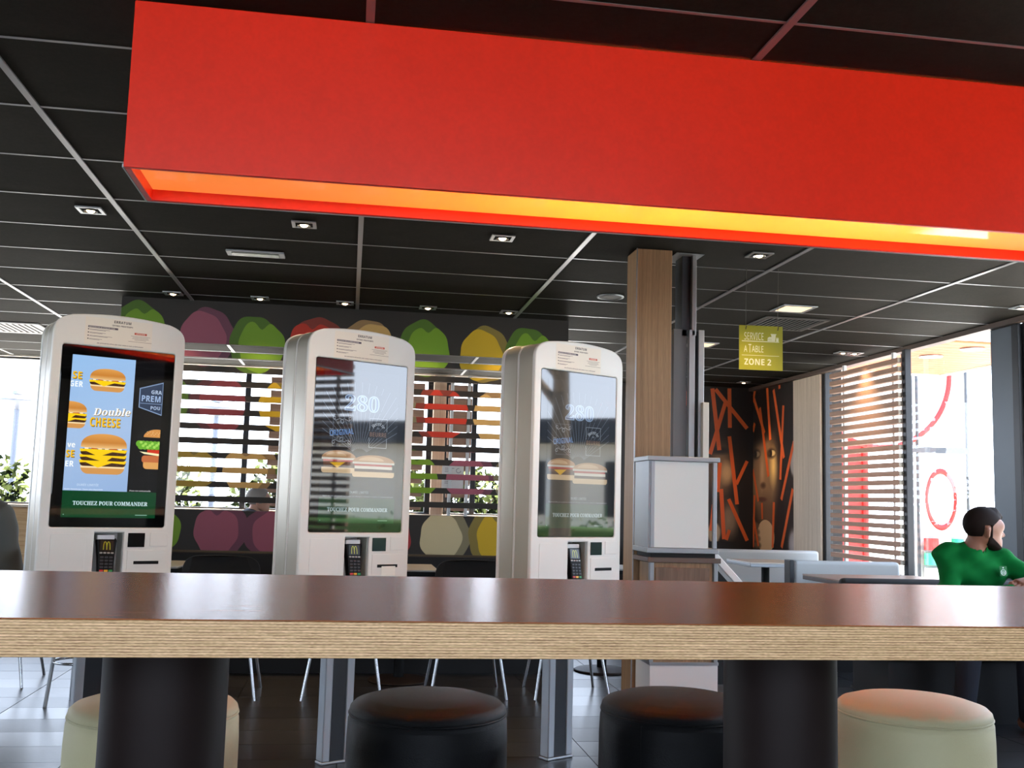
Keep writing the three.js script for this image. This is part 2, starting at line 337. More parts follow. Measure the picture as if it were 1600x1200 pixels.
// ---- wood clad pillar
{
  const p = struct('pillar', 'square oak clad pillar beside the third kiosk', 'pillar');
  part(p, 'cladding', bx(1.504, 1.704, 0, CEIL, -5.53, -5.33, 0.003), M.oak);
  part(p, 'corner_trim', bx(1.501, 1.507, 0, CEIL, -5.334, -5.327, 0.001), M.alu);
}

// ---- partition with printed boards and slats
{
  const PX0 = -1.69, PX1 = 1.626, PZ = -7.68, PY0 = 0.74, PY1 = CEIL, W = PX1 - PX0, H = PY1 - PY0;
  const tex = canvasTex(2048, Math.round(2048 * H / W), (g, w, h) => {
    const X = (x) => (x - PX0) / W * w, Y = (y) => (PY1 - y) / H * h, S = w / W;
    g.fillStyle = '#211f1d'; g.fillRect(0, 0, w, h);
    const C = { green: ['#7cae1c', '#4f7a16'], pink: ['#a85a72', '#75405a'], yellow: ['#e0bc12', '#8f8038'], red: ['#d2341c', '#8e3428'], cream: ['#d8cda4', '#8c8668'], tan: ['#e2bb72', '#a5865a'], maroon: ['#8e3848', '#5d2a3a'], olive: ['#b69c3a', '#8a7838'], redp: ['#b8323c', '#7c2c38'] };
    const mac = (x, y, rx, ry, c, k) => {
      const [a, b] = C[c], shape = (dx, dy, s, col, notch) => {
        g.fillStyle = col; g.beginPath();
        for (let i = 0; i <= 60; i++) {
          const t = i / 60 * 6.2832 - 1.5708, wob = 1 + 0.04 * Math.sin(3 * t + k) + 0.025 * Math.sin(7 * t + k * 2), dip = notch ? 1 - 0.34 * Math.exp(-Math.pow((i < 30 ? i : i - 60) / 2.4, 2)) : 1;
          const px = X(x + dx + Math.cos(t) * rx * s * wob), py = Y(y + dy) + Math.sin(t) * ry * s * wob * dip * S;
          i ? g.lineTo(px, py) : g.moveTo(px, py);
        }
        g.closePath(); g.fill();
      };
      const side = k % 2 ? 1 : -1; shape(side * 0.035, 0.0, 1.06, b, false); shape(-side * 0.012, -0.008, 0.95, a, k % 3 !== 1);
    };
    [[-1.54, 2.36, 'green'], [-1.10, 2.34, 'pink'], [-0.70, 2.30, 'green'], [-0.31, 2.32, 'red'], [0.11, 2.32, 'tan'], [0.53, 2.33, 'green'], [0.96, 2.31, 'yellow'], [1.35, 2.32, 'green']].forEach((m, i) => mac(m[0], m[1], 0.175, 0.205, m[2], i + (i > 4 ? 1 : 0)));
    [[-1.40, 1.85, 'green'], [-0.95, 1.85, 'maroon'], [-0.50, 1.86, 'yellow'], [-0.1, 1.85, 'pink'], [0.28, 1.85, 'cream'], [0.68, 1.85, 'red'], [1.08, 1.84, 'tan'], [1.46, 1.85, 'pink']].forEach((m, i) => mac(m[0], m[1], 0.175, 0.21, m[2], i + 3));
    [[-1.52, 1.38, 'redp'], [-1.13, 1.38, 'olive'], [-0.74, 1.38, 'tan'], [-0.32, 1.38, 'green'], [0.08, 1.38, 'yellow'], [0.48, 1.38, 'green'], [0.88, 1.38, 'pink'], [1.28, 1.38, 'cream']].forEach((m, i) => mac(m[0], m[1], 0.17, 0.17, m[2], i + 1));
    [[-1.35, 0.94, 'green'], [-0.92, 0.94, 'pink'], [-0.53, 0.93, 'pink'], [-0.12, 0.93, 'yellow'], [0.30, 0.93, 'redp'], [0.70, 0.94, 'cream'], [1.10, 0.94, 'yellow'], [1.48, 0.93, 'pink']].forEach((m, i) => mac(m[0], m[1], 0.165, 0.185, m[2], i + 2));
  });
  const printMat = std(0xd6d6d6, 0.6, 0, { map: tex }), edgeMat = std(0x6a5348, 0.6);
  const printed = (x0, x1, y0, y1) => {      // the front face carries its own piece of the print
    const g = new THREE.PlaneGeometry(x1 - x0, y1 - y0).translate((x0 + x1) / 2, (y0 + y1) / 2, PZ + 0.0005), p = g.attributes.position, uv = g.attributes.uv;
    for (let i = 0; i < p.count; i++) uv.setXY(i, (p.getX(i) - PX0) / W, (p.getY(i) - PY0) / H);
    return g;
  };
  const pt = thing('partition', 'dark slatted room divider printed with coloured blobs behind the kiosks', 'room divider');
  const board = (name, y0, y1) => { const b = part(pt, name, bx(PX0, PX1, y0, y1, PZ - 0.045, PZ, 0.0), M.darkWall); part(b, 'print', printed(PX0, PX1, y0, y1), printMat); };
  board('top_board', 2.295, CEIL); board('bottom_board', 0.74, 1.085);
  part(pt, 'base_board', bx(PX0, PX1, 0, 0.74, PZ - 0.045, PZ - 0.002), M.blackMatte);
  for (let k = 0; k < 11; k++) {
    const y = 2.215 - 0.105 * k, s = part(pt, 'slat', bx(PX0, PX1, y - 0.021, y + 0.021, PZ - 0.045, PZ, 0, 'x'), edgeMat);
    part(s, 'print', printed(PX0, PX1, y - 0.021, y + 0.021), printMat);
  }
  for (const x of [PX0 + 0.02, PX1 - 0.02, -0.0]) part(pt, 'upright', bx(x - 0.02, x + 0.02, 0.74, 2.3, PZ - 0.085, PZ - 0.045), M.frameDark);
}

// ================================================================ CEILING FITTINGS
function spot(x, y, z, power, angle = 0.75) {
  const s = new THREE.SpotLight(0xffd6a0, power, 0, angle, 0.6, 2); s.position.set(x, y, z); s.target.position.set(x, 0, z); s.castShadow = true; s.shadow.radius = 2; s.name = 'downlight_lamp'; scene.add(s, s.target);
}
M.bulb = std(0x111111, 0.5, 0, { emissive: 0xffe2b8, emissiveIntensity: 9 });
M.reflector = std(0xc8c8c4, 0.2, 0.9);
const ringShape = (w, t) => { const s = roundedRect(w, w, 0.002); s.holes.push(roundedRect(w - 2 * t, w - 2 * t, 0.002, 0, 0, new THREE.Path())); return s; };
let dl0 = null;
function downlight(x, z, label, power = 5, angle = 0.75) {
  if (!dl0) {
    dl0 = thing('ceiling_downlight', label, 'downlight', [x, CEIL, z], 0, 'square downlights in the dark ceiling');
    part(dl0, 'frame', slab(ringShape(0.125, 0.018), 0.008, 0.001).rotateX(Math.PI / 2), M.alu);
    part(dl0, 'recess', box(0.09, 0.004, 0.09, 0, -0.001, 0), M.darkGap);
    part(dl0, 'reflector', new THREE.LatheGeometry([[0.022, -0.002], [0.034, -0.012]].map((p) => new THREE.Vector2(...p)), 20), M.reflector);
    part(dl0, 'bulb', new THREE.SphereGeometry(0.021, 16, 8).scale(1, 0.6, 1).translate(0, -0.006, 0), M.bulb, 'glowing warm lamp');
  } else copy(dl0, label, [x, CEIL, z]);
  spot(x, CEIL - 0.025, z, power, angle);
}
[[-1.345, 'square downlight in the near row, leftmost, left of the red light box'], [-0.291, 'square downlight under the red light box, second from left in the near row'], [0.749, 'square downlight in the near row, just left of the oak pillar'], [2.192, 'square downlight in the near row, right of the oak pillar']]
  .forEach(([x, l]) => downlight(x, -5.29, l, 4));
['leftmost', 'second from the left', 'middle one', 'fourth from the left', 'rightmost'].forEach((w, i) => downlight(-1.295 + i * 0.603, -7.44, `small downlight in the row above the printed divider, ${w}`, 2.5));
[[-0.85, 'left'], [0.2, 'middle'], [1.25, 'third']].forEach(([x, w]) => downlight(x, -4.17, `square downlight hidden above the red light box, in front of the ${w} kiosk`, 2.4, 0.95));
downlight(4.348, -10.94, 'small downlight above the printed corner wall', 3);
for (const [x, z, l] of [[4.31, -8.5, 'twin downlight near the slatted window screen, left lamp'], [4.42, -8.5, 'twin downlight near the slatted window screen, right lamp'], [4.448, -6.21, 'downlight at the right edge by the steel post']]) downlight(x, z, l, 2);
// square lit panels
function litPanel(x, z, s, label) {
  const t = thing('ceiling_lamp', label, 'ceiling lamp', [x, CEIL, z], 0, 'square lit ceiling lamps');
  part(t, 'frame', slab(ringShape(s + 0.05, 0.025), 0.008, 0.001).rotateX(Math.PI / 2), M.alu);
  part(t, 'diffuser', box(s, 0.006, s, 0, -0.001, 0), std(0x222222, 0.5, 0, { emissive: 0xffdca6, emissiveIntensity: 1.6 }), 'glowing warm white diffuser');
  const l = new THREE.RectAreaLight(0xffdca6, 14, s * 0.9, s * 0.9); l.position.set(x, CEIL - 0.012, z); l.rotation.x = -Math.PI / 2; l.name = 'ceiling_lamp_light'; scene.add(l);
}
litPanel(3.03, -6.70, 0.2, 'square lit ceiling lamp above the yellow-green hanging sign');
litPanel(2.97, -8.46, 0.2, 'square lit ceiling lamp half hidden behind the grey metal post');
{
  const t = thing('emergency_light', 'slim rectangular emergency light fitting in the dark ceiling panel', 'ceiling light', [-0.6, CEIL, -6.03]);
  part(t, 'housing', box(0.33, 0.012, 0.12, 0, -0.004, 0, 0.003), M.aluSatin); part(t, 'lens', box(0.27, 0.006, 0.07, 0, -0.011, 0, 0.002), std(0x6d7a6a, 0.25));
}
function grille(x, z, w, label, m, n) {
  const t = thing('air_vent', label, 'air vent', [x, CEIL, z], 0);
  part(t, 'frame', slab(ringShape(w, 0.03), 0.01, 0.001).rotateX(Math.PI / 2), m); part(t, 'duct', box(w - 0.06, 0.004, w - 0.06, 0, -0.001, 0), M.darkGap);
  for (let k = 0; k < n; k++) part(t, 'blade', box(0.014, 0.004, w - 0.06, 0, 0, 0).rotateZ(0.6).translate(-w / 2 + 0.03 + (k + 0.5) * (w - 0.06) / n, -0.006, 0), m);
}
grille(3.22, -7.28, 0.5, 'dark slotted air vent in the ceiling behind the hanging sign', std(0x3a3734, 0.5), 12);
grille(-2.98, -9.5, 0.56, 'white slotted air vent in the ceiling at the far left', M.white, 10);
{
  const t = thing('ceiling_speaker', 'small round speaker in the ceiling left of the oak pillar', 'speaker', [1.70, CEIL, -6.68]);
  part(t, 'rim', new THREE.TorusGeometry(0.085, 0.008, 8, 28).rotateX(Math.PI / 2), M.aluSatin); part(t, 'grille', new THREE.CylinderGeometry(0.082, 0.082, 0.006, 28), std(0x2b2b2a, 0.6));
}
// ---- red light box
{
  const x0 = -0.664, x1 = 2.45, y0 = 2.115, y1 = CEIL - 0.0045, z0 = -3.262, z1 = -2.915, t = 0.018;
  const b = thing('light_box', 'long glossy red box lamp hanging from the ceiling with glowing orange underside', 'lamp', [0, 0, 0]);
  part(b, 'front_panel', bx(x0, x1, y0, y1, z1 - t, z1, 0.003), M.red);
  part(b, 'back_panel', bx(x0, x1, y0, y1, z0, z0 + t, 0.003), M.red);
  part(b, 'end_panel', bx(x0 + 0.001, x0 + t, y0, y1, z0 + t, z1 - t), M.red); part(b, 'end_panel', bx(x1 - t, x1 - 0.001, y0, y1, z0 + t, z1 - t), M.red);
  part(b, 'edge_trim', bx(x0 - 0.004, x1, y0 - 0.001, y0 + 0.01, z0 - 0.004, z0), M.aluSatin);
  part(b, 'edge_trim', bx(x0 - 0.004, x0, y0 - 0.001, y0 + 0.01, z0, z1 - 0.004), M.aluSatin);
  part(b, 'diffuser', bx(x0 + t, x1 - t, y0 + 0.035, y0 + 0.038, z0 + t, z1 - t), new THREE.MeshPhysicalMaterial({ color: 0xffc65c, roughness: 0.9, transmission: 0.6, thickness: 0, specularIntensity: 1, clearcoat: 1, clearcoatRoughness: 0.05, emissive: 0xffac4c, emissiveIntensity: 0.85 }), 'glowing orange diffuser sheet');
  for (const x of [0.85, 1.75]) {
    part(b, 'lamp_tube', new THREE.CylinderGeometry(0.013, 0.013, 0.8, 14).rotateZ(Math.PI / 2).translate(x, y1 - 0.09, (z0 + z1) / 2), std(0x222222, 0.5, 0, { emissive: 0xffd890, emissiveIntensity: 5 }));
    const l = new THREE.RectAreaLight(0xffd080, 260, 0.8, 0.05); l.position.set(x, y1 - 0.11, (z0 + z1) / 2); l.rotation.x = -Math.PI / 2; l.name = 'light_box_tube_light'; scene.add(l);
  }
  const lamp = new THREE.RectAreaLight(0xffa848, 0.35, x1 - x0 - 0.1, z1 - z0 - 0.06); lamp.position.set((x0 + x1) / 2, y0 + 0.03, (z0 + z1) / 2); lamp.rotation.x = -Math.PI / 2; lamp.name = 'light_box_lamp'; scene.add(lamp);
}
// ---- hanging sign
{
  const tex = canvasTex(512, 520, (g, w, h) => {
    g.fillStyle = '#8f8d0a'; g.fillRect(0, 0, w, h); g.fillStyle = '#cfceac';
    const text = (s, x, y, size, sx, wt = '') => { g.save(); g.translate(x, y); g.scale(sx, 1); g.font = `${wt} ${size}px sans-serif`; g.fillText(s, 0, 0); g.restore(); };
    text('SERVICE', 56, 168, 118, 0.54); text('A', 56, 312, 104, 0.6); text('T', 108, 318, 138, 0.5); text('ABLE', 148, 312, 104, 0.6); text('ZONE 2', 58, 462, 100, 0.93, 'bold');
    g.fillRect(30, 180, 440, 9); g.fillRect(30, 348, 440, 5);
    g.beginPath(); g.ellipse(365, 150, 32, 24, 0, Math.PI, 0); g.fill(); g.fillRect(333, 152, 64, 8); g.fillRect(333, 163, 64, 14);      // tray with burger, cup and fries
    g.beginPath(); g.moveTo(376, 100); g.lineTo(432, 100); g.lineTo(422, 178); g.lineTo(386, 178); g.fill(); g.fillRect(370, 90, 68, 10); g.fillRect(434, 142, 30, 36); for (let k = 0; k < 4; k++) g.fillRect(435 + k * 8, 128 + (k % 2) * 6, 5, 20);
  });
  const s = thing('hanging_sign', 'square yellow-green sign on strings reading SERVICE A TABLE ZONE 2', 'sign', [2.33, 2.006, -5.6], -0.06);
  part(s, 'board', box(0.26, 0.26, 0.005, 0, 0.13, 0), std(0x8f8d0a, 0.5)); part(s, 'print', plane01(0.26, 0.26).translate(0, 0.13, 0.0032), std(0xffffff, 0.45, 0, { map: tex }));
  for (const x of [-0.092, 0.1]) { part(s, 'string', bar([x, 0.245, 0.003], [x + 0.008, CEIL - 2.006, -0.005], 0.0012, 0.0012, 6), std(0x55534d, 0.6)); part(s, 'knot', bar([x, 0.236, 0.004], [x + 0.006, 0.258, 0.004], 0.0022, 0.0016, 6), M.blackMatte); }
}

// ================================================================ KIOSKS
function burger(g, x, y, w, patties, alpha = 1) {          // centre of the base, width
  g.save(); g.translate(x, y); g.scale(w / 100, w / 100); g.globalAlpha = alpha;
  let h = 0; const lay = (hh, f) => { f(-h); h += hh; };
  lay(17, (b) => { g.fillStyle = '#c98f4e'; g.beginPath(); g.roundRect(-46, b - 20, 92, 20, [4, 4, 16, 16]); g.fill(); g.fillStyle = '#ecd0a0'; g.fillRect(-46, b - 20, 92, 7); });
  for (let k = 0; k < patties; k++) {
    lay(10, (b) => { g.fillStyle = '#3d2517'; g.beginPath(); g.roundRect(-48, b - 14, 96, 14, 7); g.fill(); g.fillStyle = '#5b3a24'; for (let i = 0; i < 14; i++) g.fillRect(-44 + i * 6.5, b - 11 + (i * 5) % 7, 4, 2); });
    lay(2, (b) => { g.fillStyle = '#f4c713'; g.beginPath(); g.moveTo(-50, b - 3); g.lineTo(50, b - 3); g.lineTo(46, b + 4); g.lineTo(18, b + 2); g.lineTo(-10 + 14 * (k % 2), b + 13); g.lineTo(-36, b + 2); g.lineTo(-48, b + 3); g.fill(); });
  }
  lay(3, (b) => { g.fillStyle = '#efe6cf'; for (let i = 0; i < 6; i++) g.fillRect(-40 + i * 14, b - 4, 8, 3); g.fillStyle = '#b03a20'; g.fillRect(-26, b - 5, 12, 4); g.fillRect(12, b - 5, 16, 4); });
  lay(30, (b) => { const q = g.createLinearGradient(0, b - 32, 0, b); q.addColorStop(0, '#d89a50'); q.addColorStop(0.6, '#c07c34'); q.addColorStop(1, '#e2bb80'); g.fillStyle = q; g.beginPath(); g.moveTo(-48, b - 2); g.bezierCurveTo(-50, b - 24, -28, b - 32, 0, b - 32); g.bezierCurveTo(28, b - 32, 50, b - 24, 48, b - 2); g.quadraticCurveTo(0, b + 3, -48, b - 2); g.fill(); });
  g.restore();
}
const serifText = (g, s, x, y, size, col, sx = 1, align = 'center') => { g.save(); g.translate(x, y); g.scale(sx, 1); g.font = `bold ${size}px serif`; g.textAlign = align; g.fillStyle = col; g.fillText(s, 0, 0); g.restore(); };
const sansText = (g, s, x, y, size, col, sx = 1, align = 'left') => { g.save(); g.translate(x, y); g.scale(sx, 1); g.font = `bold ${size}px sans-serif`; g.textAlign = align; g.fillStyle = col; g.fillText(s, 0, 0); g.restore(); };
function footer(g, w, h) {
  g.fillStyle = '#043c1e'; g.fillRect(0, h * 0.837, w, h * 0.17); serifText(g, 'TOUCHEZ POUR COMMANDER', w * 0.51, h * 0.925, 36, '#d3e6ee', 0.86);
  g.fillStyle = '#9fc0b0'; g.fillRect(w * 0.78, h * 0.98, w * 0.13, 4); g.fillRect(w * 0.02, h * 0.98, 7, 5);
}
const screenBurgers = canvasTex(600, 1068, (g, w, h) => {
  g.fillStyle = '#0d0d10'; g.fillRect(0, 0, w, h);
  const X = w * 0.675, gr = g.createLinearGradient(0, 0, X, h); gr.addColorStop(0, '#8fb6e0'); gr.addColorStop(0.5, '#9db7da'); gr.addColorStop(1, '#86a3cc'); g.fillStyle = gr; g.fillRect(0, 0, X, h * 0.84);
  burger(g, 232, 230, 238, 1);
  g.save(); g.beginPath(); g.rect(0, 0, X, h); g.clip();
  burger(g, 2, 486, 232, 2); burger(g, 238, 782, 304, 3); g.restore();
  const gold = (s, x, y, size, sx) => { sansText(g, s, x + 4, y + 5, size, '#7a5a10', sx); sansText(g, s, x, y, size, '#efb81c', sx); };
  gold('SE', 6, 158, 66, 0.9); sansText(g, 'GER', -8, 212, 52, '#eef4fa', 0.85);
  g.save(); g.translate(152, 394); g.rotate(-0.04); g.font = 'italic bold 66px serif'; g.fillStyle = '#8a6a20'; g.fillText('Double', 4, 4); g.fillStyle = '#f2f2ee'; g.fillText('Double', 0, 0); g.restore();
  gold('CHEESE', 134, 466, 82, 0.68);
  sansText(g, 've', 8, 612, 50, '#eef0ee', 0.9); gold('SE', 2, 676, 64, 0.8); sansText(g, 'ER', 0, 738, 52, '#eef4fa', 0.9);
  g.font = '20px sans-serif'; g.fillStyle = '#c4d6ea'; g.fillText('DURÉE LIMITÉE', 84, 862); g.fillStyle = '#dfe9f4'; g.font = '11px sans-serif'; g.fillText('Double Cheeseburger, Cheese selon disponibilité', 8, 888);
  // right hand panel
  g.fillStyle = '#2c3a52'; g.strokeStyle = '#7d93b4'; g.lineWidth = 7; g.beginPath(); g.moveTo(446, 190); g.lineTo(600, 140); g.lineTo(600, 364); g.lineTo(446, 318); g.closePath(); g.fill(); g.stroke();
  sansText(g, 'GRA', 520, 222, 36, '#b4c4da', 1); sansText(g, 'PREM', 456, 276, 58, '#9db4d6', 0.86); sansText(g, 'POU', 520, 330, 34, '#a9bad4', 1); g.fillStyle = '#7d93b4'; g.fillRect(452, 288, 148, 4);
  g.save(); g.translate(560, 0);
  g.fillStyle = '#c98a46'; g.beginPath(); g.ellipse(20, 520, 90, 56, 0, Math.PI, 0); g.fill(); g.fillStyle = '#eadcae'; for (let k = 0; k < 16; k++) g.fillRect(-50 + (k * 37) % 120, 480 + (k * 13) % 30, 5, 3);
  g.fillStyle = '#63a52c'; for (let k = 0; k < 12; k++) { g.beginPath(); g.arc(-96 + k * 13, 566 + (k * 17) % 34, 22, 0, 7); g.fill(); } g.fillStyle = '#9ccc58'; for (let k = 0; k < 9; k++) { g.beginPath(); g.arc(-84 + k * 15, 556 + (k * 23) % 36, 10, 0, 7); g.fill(); }
  g.fillStyle = '#c4311c'; g.fillRect(-40, 604, 120, 26); g.fillStyle = '#efe4b2'; g.beginPath(); g.moveTo(-92, 618); g.lineTo(60, 632); g.lineTo(60, 648); g.lineTo(-60, 634); g.fill();
  g.fillStyle = '#b9673a'; g.beginPath(); g.roundRect(-74, 644, 160, 50, 20); g.fill(); g.fillStyle = '#d39a56'; g.beginPath(); g.roundRect(-62, 690, 150, 46, [6, 6, 24, 24]); g.fill(); g.restore();
  g.fillStyle = '#cfcfcf'; g.font = 'bold 12px sans-serif'; g.fillText('Photo non contractuelle', 420, 890);
  footer(g, w, h);
});
const screenOffer = canvasTex(600, 1068, (g, w, h) => {
  g.fillStyle = '#14181d'; g.fillRect(0, 0, w, h); g.strokeStyle = '#8f9bab'; g.lineWidth = 2.5;
  for (let k = -9; k <= 9; k++) { const a = k * 0.115; g.beginPath(); g.moveTo(300 + Math.sin(a) * 60, 590 - Math.cos(a) * 40); g.lineTo(300 + Math.sin(a) * 520, 600 - Math.cos(a) * 520); g.stroke(); }
  g.fillStyle = '#14181d'; g.fillRect(150, 160, 310, 130);
  g.font = 'bold 150px serif'; g.lineWidth = 7; g.textAlign = 'center'; g.strokeStyle = '#a9c6ea'; g.fillStyle = '#35507c'; g.save(); g.translate(305, 284); g.scale(1.12, 1); g.fillText('280', 0, 0); g.strokeText('280', 0, 0); g.restore();
  const curl = (x, y, s) => { g.lineWidth = 4; g.strokeStyle = '#aab4c0'; for (const q of [-1, 1]) { g.beginPath(); g.moveTo(x, y); g.bezierCurveTo(x + q * 20, y - 26 * s, x + q * 46, y + 20 * s, x + q * 62, y - 2 * s); g.stroke(); g.beginPath(); g.arc(x + q * 62, y - 12 * s, 10, 0, 6); g.stroke(); } g.beginPath(); g.arc(x, y + 10 * s, 13, 0, 7); g.stroke(); };
  g.strokeStyle = '#77818f'; g.lineWidth = 3; g.strokeRect(84, 322, 140, 218); curl(152, 356, 1); curl(152, 500, -1);
  g.save(); g.translate(152, 440); g.rotate(-0.12); sansText(g, 'ORIGINAL', 0, 20, 54, '#6f9fe0', 0.72, 'center'); g.strokeStyle = '#d3e2f4'; g.lineWidth = 2; g.strokeRect(-92, -26, 26, 46); g.restore();
  g.strokeStyle = '#a7b0ba'; g.lineWidth = 4; g.strokeRect(372, 330, 142, 206); g.fillStyle = '#14181d'; g.fillRect(366, 420, 156, 46);
  g.font = 'italic bold 34px serif'; g.fillStyle = '#c6ced8'; 'Recette'.split('').forEach((c, i) => { g.save(); g.translate(443, 420); g.rotate((i - 3) * 0.3); g.fillText(c, 0, -44); g.restore(); }); g.font = '18px serif'; g.fillText('au', 443, 404);
  sansText(g, 'BEURRE', 443, 458, 42, '#8b6a55', 0.9, 'center');
  const sand = (x, y, wd, tint) => {
    g.fillStyle = '#b98b60'; g.beginPath(); g.ellipse(x, y - 70, wd, 52, 0, Math.PI, 0); g.fill(); g.fillStyle = '#d9b48a'; g.beginPath(); g.ellipse(x - 20, y - 82, wd * 0.6, 28, 0, Math.PI, 0); g.fill();
    g.fillStyle = '#d8d4c8'; g.fillRect(x - wd, y - 72, wd * 2, 14); g.fillStyle = '#b5342a'; g.fillRect(x - wd * 0.92, y - 58, wd * 1.8, 14); g.fillStyle = tint; g.fillRect(x - wd * 0.9, y - 44, wd * 1.8, 24);
    g.fillStyle = '#4a2c1c'; g.fillRect(x - wd * 0.9, y - 24, wd * 1.8, 22); g.fillStyle = '#e2c49a'; g.beginPath(); g.roundRect(x - wd, y - 4, wd * 2, 38, [4, 4, 18, 18]); g.fill();
  };
  sand(140, 690, 132, '#6b4028'); g.fillStyle = '#f2bb1c'; g.beginPath(); g.moveTo(70, 652); g.lineTo(190, 648); g.lineTo(130, 690); g.fill(); sand(418, 712, 170, '#e4ded0');
  g.font = '22px sans-serif'; g.fillStyle = '#b9c7c9'; g.textAlign = 'center'; g.fillText('DURÉE LIMITÉE', 310, 862); g.font = '11px sans-serif'; g.fillText('À partir de 2,80€, prix conseillé hors livraison. Voir affichage en restaurant et conditions en restaurant participant.', 310, 886);
  footer(g, w, h);
});
const noticeTex = canvasTex(1024, 440, (g, w, h) => {
  g.fillStyle = '#dcd8cc'; g.fillRect(0, 0, w, h); const T = (s, x, y, size, col = '#2b2730', wt = 'bold', al = 'left') => { g.font = `${wt} ${size}px sans-serif`; g.fillStyle = col; g.textAlign = al; g.fillText(s, x, y); };
  T('ERRATUM', 560, 62, 58, '#26222c', 'bold', 'center'); T('OFFRES PRINTEMPS', 560, 112, 34, '#322e36', 'bold', 'center');
  g.fillStyle = '#45414f'; g.fillRect(45, 138, 450, 30); T('PRÉCISIONS SUR LES OFFRES EN COURS', 54, 162, 21, '#d8d4cc');
  [[202, 300], [252, 240], [302, 340], [352, 190]].forEach(([y, l]) => { g.fillStyle = '#26222c'; g.fillRect(45, y - 16, 17, 17); g.fillStyle = '#57525a'; g.fillRect(72, y - 13, l, 5); g.fillRect(72, y - 1, l * 0.8, 5); });
  g.fillStyle = '#b2442c'; g.fillRect(750, 178, 192, 32); T('ATTENTION', 846, 203, 25, '#ead8cc', 'bold', 'center');
  [[232, 300], [252, 240], [272, 260], [292, 180], [322, 370]].forEach(([y, l]) => { g.fillStyle = '#6a645f'; g.fillRect(846 - l / 2, y, l, 5); });
  T('DES AFFICHETTES DÉTAILLÉES SONT VISIBLES DANS LE RESTAURANT', 545, 410, 22, '#3a343a', 'bold', 'center');
});
const logoTex = canvasTex(256, 220, (g, w, h) => {
  g.fillStyle = '#0d120a'; g.fillRect(0, 0, w, h); g.strokeStyle = '#a3b126'; g.lineWidth = 16;
  for (const x of [96, 160]) { g.beginPath(); g.moveTo(x - 32, 198); g.bezierCurveTo(x - 32, 90, x - 22, 30, x, 30); g.bezierCurveTo(x + 22, 30, x + 32, 90, x + 32, 198); g.stroke(); }
});
function kioskOutline(inset = 0) {
  const s = new THREE.Shape(), hw = 0.286 - inset, b = 0.58 + inset, sh = 1.905, top = 1.992 - inset;
  s.moveTo(-hw + 0.02, b); s.lineTo(hw - 0.02, b); s.quadraticCurveTo(hw, b, hw, b + 0.02); s.lineTo(hw, sh - 0.02);
  s.bezierCurveTo(hw, sh + 0.035, hw - 0.02, sh + 0.055, hw - 0.075, 1.976 - inset); s.quadraticCurveTo(hw - 0.18, top, 0, top);
  s.quadraticCurveTo(-hw + 0.18, top, -hw + 0.075, 1.976 - inset); s.bezierCurveTo(-hw + 0.02, sh + 0.055, -hw, sh + 0.035, -hw, sh - 0.02); s.lineTo(-hw, b + 0.02); s.quadraticCurveTo(-hw, b, -hw + 0.02, b); return s;
}
